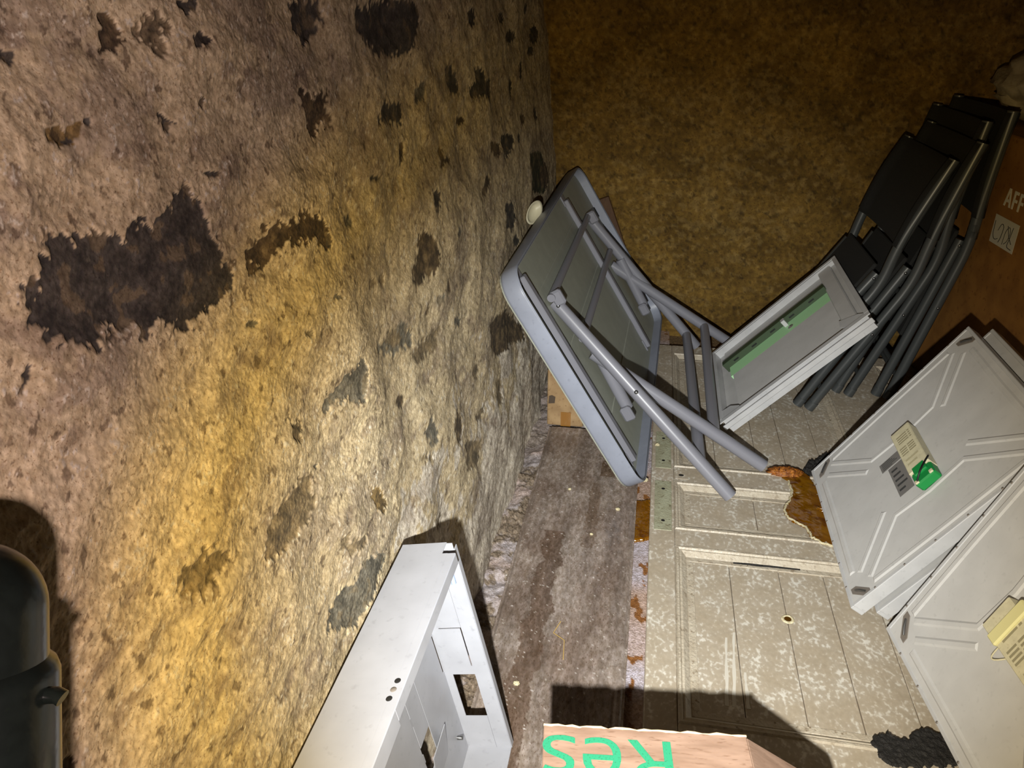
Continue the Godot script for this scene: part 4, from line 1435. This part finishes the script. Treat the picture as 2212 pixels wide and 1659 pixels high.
# ------------------------------------------------------------------ white sheet metal tray against the left wall
func metal_tray() -> void:
	var O := Vector3(-0.380, 0.484, -0.997)
	var e2 := Vector3(0.2, -0.98, 0).normalized()
	var n := Vector3(0.98, 0.2, 0).normalized()
	var e1 := Vector3(0, 0, 1)
	var t := thing("metal_tray", "white sheet metal housing with punched cutouts leaning against the left wall in the foreground", "housing", O)
	var F := Transform3D(Basis(n, e2, e1), Vector3.ZERO)      # x out of the base, y down the slope, z to the camera
	var D := 0.090
	var H := 0.492
	var L := 0.62
	var st := new_st()
	# base sheet: three bays with a folded knock-out flap, clear of the end wall by a slit
	for r in [[0.0, 0.006, 0.0, 0.20], [0.0, 0.006, 0.29, H], [0.006, 0.112, 0.0, H], [0.114, 0.160, 0.0, 0.300], [0.114, 0.160, 0.37, H], [0.1625, L, 0.0, H]]:
		st = new_st()
		box(st, F, Vector3(0.0, r[2], r[0]), Vector3(0.0015, r[3], r[1]))
		part(st, "base_sheet", M.tray_metal, t)
	for k in 5:
		st = new_st()
		box(st, F, Vector3(0.0, 0.06 + 0.085 * k, 0.1595), Vector3(0.0015, 0.078 + 0.085 * k, 0.163))
		part(st, "slit_bridge", M.tray_metal, t)
	st = new_st()
	var G := F * Transform3D(Basis(Vector3(0, 0, 1), 0.16), Vector3(0.012, 0.335, 0.080))
	box(st, G, Vector3(0.0, 0.0, 0.0), Vector3(0.0015, 0.10, 0.072))
	part(st, "knockout_flap", M.tray_metal, t)
	# far end wall with its punched hole
	for r in [[0.0, 0.0170, 0.0, H], [0.0170, 0.0600, 0.0, 0.185], [0.0170, 0.0580, 0.1875, 0.298], [0.0170, 0.0600, 0.406, H], [0.0605, D, 0.0, H], [0.0580, 0.0605, 0.278, 0.298]]:
		st = new_st()
		box(st, F, Vector3(r[0], r[2], -0.0015), Vector3(r[1], r[3], 0.0))
		part(st, "end_sheet", M.tray_metal, t)
	st = new_st()
	box(st, F, Vector3(D, 0.012, -0.014), Vector3(D + 0.0015, H, 0.0), 0.0005)
	part(st, "end_lip", M.tray_metal, t)
	# top wall, outside up, with its down-turned lip and the notch at the far corner
	for r in [[0.0, 0.080, -0.002, L], [0.080, D, 0.028, L]]:
		st = new_st()
		box(st, F, Vector3(r[0], -0.0015, r[2]), Vector3(r[1], 0.0, r[3]))
		part(st, "top_sheet", M.tray_metal, t)
	st = new_st()
	box(st, F, Vector3(D - 0.0005, -0.0015, 0.028), Vector3(D + 0.014, 0.0, L), 0.0006)
	part(st, "top_sheet", M.tray_metal, t)
	st = new_st()
	box(st, F, Vector3(D + 0.0125, 0.0, 0.028), Vector3(D + 0.014, 0.020, 0.346), 0.0006)
	box(st, F, Vector3(D + 0.0125, 0.0, 0.346), Vector3(D + 0.014, 0.028, L), 0.0006)
	part(st, "top_lip", M.tray_metal, t)
	# bottom wall
	st = new_st()
	box(st, F, Vector3(0.0, H - 0.0015, 0.0), Vector3(D, H, L))
	part(st, "bottom_sheet", M.tray_metal, t)
	# two drilled holes and a screw on the top wall
	for k in 3:
		st = new_st()
		lathe(st, F * Transform3D(Basis(Vector3.RIGHT, PI), Vector3(0.097 - 0.001 * k - 0.005, -0.0015, 0.299 + 0.015 * k)), [Vector2(0.0, 0.0005), Vector2(0.0042, 0.0004), Vector2(0.0046, 0.0)], 16)
		part(st, "screw" if k == 1 else "drilled_hole", M.dark_steel if k == 1 else M.hole, t)
	# small blue-white plastic plug by the end wall and a stud on the base
	st = new_st()
	tube(st, [F * Vector3(0.074, 0.060, 0.004), F * Vector3(0.074, 0.082, 0.004)], 0.0045, 10)
	part(st, "plug", simple(Color(0.62, 0.70, 0.90), 0.4), t)
	st = new_st()
	lathe(st, F * Transform3D(Basis(Vector3(0, 0, 1), -PI / 2), Vector3(0.0, 0.43, 0.03)), [Vector2(0.004, 0.0), Vector2(0.004, 0.012), Vector2(0.0, 0.013)], 10)
	part(st, "stud", M.steel, t)

# ------------------------------------------------------------------ near carton with green print
func near_carton() -> void:
	var t := thing("open_carton", "pale cardboard carton with upside down green print at the bottom of the picture", "carton", Vector3(0.043, 0, -0.78))
	t.rotation.y = 0.106
	var I := Transform3D.IDENTITY
	var st := new_st()
	var h := 0.38
	box(st, I, Vector3(-0.140, 0.0, 0.004), Vector3(0.140, h - 0.004, 0.44), 0.002)
	part(st, "body", M.card, t)
	st = new_st()
	box(st, I, Vector3(-0.144, h - 0.0035, 0.0), Vector3(0.144, h, 0.44), 0.001)
	var lid := part(st, "top_flap", M.card, t)
	st = new_st()
	# torn pale edge of the flap, wavy
	var pts := []
	for k in 29:
		var x := -0.144 + 0.288 * k / 28.0
		pts.append(Vector3(x, h - 0.0012 + 0.0012 * sin(k * 1.9), -0.0005 + 0.0018 * sin(k * 0.9) * sin(k * 2.3)))
	tube(st, pts, 0.0022, 6)
	part(st, "cut_edge", M.card_edge, lid)
	st = new_st()
	var FL := Transform3D(Basis(Vector3(0, 0, 1), -0.62), Vector3(0.1445, h - 0.001, 0.0))
	box(st, FL, Vector3(0.0, -0.0035, 0.002), Vector3(0.15, 0.0, 0.43), 0.001)
	part(st, "side_flap", M.card, t)
	var B := Basis(Vector3(-1, 0, 0), Vector3(0, 0, 1), Vector3(0, 1, 0))
	text("Res", 0.108, M.ink_green, Transform3D(B * Basis.from_scale(Vector3(1.16, 1.0, 1)), Vector3(-0.052, h + 0.0003, 0.055)), t, "lettering")
	for z in [0.10, 0.20]:
		st = new_st()
		box(st, I, Vector3(-0.144, h, z), Vector3(0.144, h + 0.0002, z + 0.0008))
		part(st, "crease", M.card_edge, lid)

# ------------------------------------------------------------------ dark pipe leaning at the left edge
func dark_pipe() -> void:
	var a := Vector3(-0.3815, 0.9930, -0.2775)
	var d := Vector3(0.085, -0.897, 0.436).normalized()
	var len := (a.y - 0.05) / -d.y
	var t := thing("leaning_pipe", "dark glossy domed pipe with a collar, blurred at the lower left edge", "pipe", a + d * len)
	var o := a - t.position
	var X := Transform3D(Basis(Quaternion(Vector3.UP, -d)), o)
	var st := new_st()
	var prof := []
	for k in 13:
		var q := PI / 2 * k / 12.0
		prof.append(Vector2(0.043 * sin(q), 0.043 * cos(q)))
	prof.append(Vector2(0.043, -len))
	prof.append(Vector2(0.0, -len))
	lathe(st, X, prof, 40)
	part(st, "tube", M.pipe, t)
	st = new_st()
	lathe(st, X, [Vector2(0.043, -0.030), Vector2(0.047, -0.034), Vector2(0.049, -0.040), Vector2(0.049, -0.30), Vector2(0.043, -0.305)], 40)
	part(st, "collar", M.pipe, t)
	st = new_st()
	var c := Basis(Quaternion(Vector3.UP, -d))
	var side := (CAM_RIGHT - d * CAM_RIGHT.dot(d)).normalized()
	tube(st, [o + d * 0.048 + side * 0.042, o + d * 0.048 + side * 0.054, o + d * 0.050 + side * 0.0575], 0.005, 12)
	part(st, "bolt", M.pipe, t)

# ------------------------------------------------------------------ small things
func small_things() -> void:
	var st: SurfaceTool
	var n := noise(150, 70.0, 3)
	# carton under the leaning table
	var t := thing("worn_carton", "small torn brown carton tucked under the leaning grey table by the wall", "carton", Vector3(-0.311, 0.0, -2.318))
	st = new_st()
	var I := Transform3D.IDENTITY
	box(st, I, Vector3(0.002, 0.0, -0.35), Vector3(0.128, 0.214, -0.001), 0.003)
	part(st, "body", M.card_tan, t)
	st = new_st()
	box(st, I, Vector3(0.05, 0.0, -0.0012), Vector3(0.085, 0.055, 0.0004))
	part(st, "tape", M.tape, t)
	for q in [[[0.006, 0.085], [0.028, 0.088], [0.030, 0.112], [0.018, 0.118], [0.008, 0.114]]]:
		var poly := PackedVector2Array()
		for p in q:
			poly.append(Vector2(p[0], p[1]))
		st = new_st()
		prism(st, Transform3D(Basis(Vector3.RIGHT, Vector3(0, 0, 1), Vector3.UP), Vector3.ZERO), poly, -0.001, 0.0006)
		part(st, "torn_hole", simple(Color(0.30, 0.25, 0.2), 0.9), t)
	# plank behind the table, against the back wall
	t = thing("wood_offcut", "reddish brown timber offcut leaning on the back wall behind the grey table", "timber", Vector3(0.02, 0.0, -3.29))
	var d := Vector3(-0.36, 0.93, 0).normalized()
	var s := Vector3(0.93, 0.36, 0).normalized()
	st = new_st()
	box(st, Transform3D(Basis(s, d, s.cross(d)), Vector3(0, 0.02, 0)), Vector3(-0.05, 0.0, -0.008), Vector3(0.015, 0.61, 0.008), 0.002)
	part(st, "board", M.timber, t)
	# white oval dish tucked behind the table's raised edge
	t = thing("plastic_dish", "small white oval plastic dish caught between the table corner and the wall", "dish", Vector3(-0.398, 0.690, -2.55))
	st = new_st()
	var D := Transform3D(Basis(Quaternion(Vector3.UP, Vector3(0.75, 0.35, 0.55).normalized())) * Basis.from_scale(Vector3(0.75, 1, 1.35)), Vector3.ZERO)
	lathe(st, D, [Vector2(0.0, -0.012), Vector2(0.024, -0.012), Vector2(0.030, 0.004), Vector2(0.037, 0.006), Vector2(0.037, 0.009), Vector2(0.029, 0.007), Vector2(0.023, -0.008), Vector2(0.0, -0.009)], 28)
	part(st, "bowl", simple(Color(0.80, 0.78, 0.68), 0.35), t)
	# amber pool of resin eaten into the door, with its pale crust
	t = thing("amber_spill", "glossy amber brown spill with a white crust on the door beside the light panel corner", "spill", Vector3(0.49, 0, -1.98))
	var goo := [0.453, -2.102, 0.481, -2.125, 0.526, -2.146, 0.540, -2.129, 0.552, -2.081, 0.556, -2.001, 0.556, -1.901, 0.552, -1.780, 0.522, -1.789, 0.499, -1.808, 0.497, -1.828, 0.489, -1.857, 0.466, -1.873, 0.446, -1.894, 0.443, -1.927, 0.447, -1.949, 0.462, -1.975, 0.478, -2.027, 0.476, -2.069, 0.475, -2.092]
	var local := []
	for k in range(0, goo.size(), 2):
		local.append(goo[k] - 0.49)
		local.append(goo[k + 1] + 1.98)
	st = crust(local, -0.003, 0.003, 0.006, func(x: float, z: float) -> float: return 0.0065 + 0.0014 * n.get_noise_2d(x * 0.3, z * 0.3))
	part(st, "pool", M.amber, t)
	var rim := []
	for k in range(14, goo.size(), 2):
		rim.append(Vector3(goo[k] - 0.49, 0.0005, goo[k + 1] + 1.98))
	var wob := []
	for i in rim.size() - 1:
		for k in 6:
			var p: Vector3 = rim[i].lerp(rim[i + 1], k / 6.0)
			wob.append(p + Vector3(n.get_noise_2d(p.x * 2, p.z * 2), 0.2, n.get_noise_2d(p.x * 2 + 5, p.z * 2)) * 0.006)
	st = new_st()
	tube(st, wob, 0.0034, 7)
	part(st, "white_crust", M.crust, t)
	st = new_st()
	lump(st, Vector3(0.075, 0.004, 0.03), Vector3(0.030, 0.004, 0.016), 0.5, 161)
	part(st, "amber_lump", M.amber, t)  # flat amber lump set at the light panel corner
	# rotten wood lump
	t = thing("rotten_wood", "orange brown lump of rotten wood at the foot of the table leg", "wood lump", Vector3(0.472, 0.003, -2.133))
	st = new_st()
	lump(st, Vector3.ZERO, Vector3(0.056, 0.016, 0.026), 0.45, 162)
	part(st, "lump", M.rotten, t)
	# mould
	t = thing("mould_patch", "black ragged mould patch on the door by the nearest light panel", "mould", Vector3(0.575, 0, -1.15))
	var m2 := [0.505, -1.146, 0.519, -1.163, 0.543, -1.171, 0.563, -1.163, 0.580, -1.163, 0.588, -1.184, 0.616, -1.197, 0.650, -1.192, 0.668, -1.171, 0.670, -1.143, 0.655, -1.121, 0.601, -1.107, 0.535, -1.096, 0.517, -1.110, 0.511, -1.129]
	local = []
	for k in range(0, m2.size(), 2):
		local.append(m2[k] - 0.575)
		local.append(m2[k + 1] + 1.15)
	st = crust(local, -0.002, 0.0022, 0.010, func(x: float, z: float) -> float: return 0.0080 + 0.0045 * n.get_noise_2d(x, z))
	part(st, "crust", M.mould, t)
	t = thing("dark_debris", "dark grey crumbled debris beside the corner of the green ended light panel", "debris", Vector3(0.57, 0, -2.2))
	var m1 := [0.528, -2.150, 0.550, -2.201, 0.598, -2.250, 0.625, -2.285, 0.660, -2.270, 0.60, -2.180, 0.565, -2.135]
	local = []
	for k in range(0, m1.size(), 2):
		local.append(m1[k] - 0.57)
		local.append(m1[k + 1] + 2.2)
	st = crust(local, -0.004, 0.003, 0.012, func(x: float, z: float) -> float: return 0.012 + 0.010 * n.get_noise_2d(x, z))
	part(st, "crust", M.mould, t)
	# amber puddle in the gap between plank and door
	t = thing("amber_puddle", "brown amber puddle in the narrow gap between the plank and the door", "puddle", Vector3(0.038, -0.03, -1.84))
	st = crust([-0.022, -0.09, 0.020, -0.105, 0.020, 0.085, -0.022, 0.10], 0.004, 0.003, 0.004, func(x: float, z: float) -> float: return 0.010 + 0.001 * n.get_noise_2d(x, z))
	part(st, "pool", M.amber, t)

	# crumbs fallen on the plank and a bent straw
	var spots := [[-0.035, -1.85, 0.006, "near the table's lowest corner"], [-0.185, -1.93, 0.005, "by the wall edge of the plank, under the grey table"], [-0.10, -1.72, 0.0045, "in the middle of the plank"], [-0.215, -1.17, 0.007, "on the dark wet run close to the white housing"], [0.075, -2.24, 0.008, "in the gap beside the upper hinge plate"], [0.038, -2.02, 0.010, "in the gap by the table corner"]]
	for s4 in spots:
		var kr := thing("plaster_crumb", "small pale crumb of plaster " + s4[3], "crumb", Vector3(s4[0], 0.002, s4[1]), "pale plaster crumbs on the floor boards")
		st = new_st()
		lump(st, Vector3.ZERO, Vector3(s4[2], s4[2] * 0.6, s4[2] * 0.8), 0.7, 170 + int(s4[2] * 1000))
		part(st, "crumb", M.crust, kr)
	t = thing("bent_straw", "thin yellow bent straw lying on the wet plank", "straw", Vector3(-0.143, 0.002, -1.33))
	st = new_st()
	tube(st, [Vector3(0.02, 0, 0.075), Vector3(0.016, 0.002, 0.02), Vector3(-0.012, 0.001, 0.0), Vector3(0.0, 0.001, -0.04)], 0.0012, 6)
	part(st, "stem", simple(Color(0.74, 0.62, 0.38), 0.6), t)

func lump(st: SurfaceTool, at: Vector3, size: Vector3, rough: float, sd: int) -> void:
	var n := noise(sd, 1.6, 3)
	var nu := 32
	var nv := 18
	st.set_smooth_group(1)
	var g := []
	for j in nv + 1:
		var row := []
		for i in nu:
			var th := PI * j / nv
			var ph := TAU * i / nu
			var d := Vector3(sin(th) * cos(ph), cos(th), sin(th) * sin(ph))
			row.append(at + d * size * (1.0 + rough * n.get_noise_3d(d.x * 2, d.y * 2, d.z * 2)))
		g.append(row)
	for j in nv:
		for i in nu:
			quad(st, g[j][i], g[j][(i + 1) % nu], g[j + 1][(i + 1) % nu], g[j + 1][i], g[j][i] + g[j + 1][i] - at * 2.0)
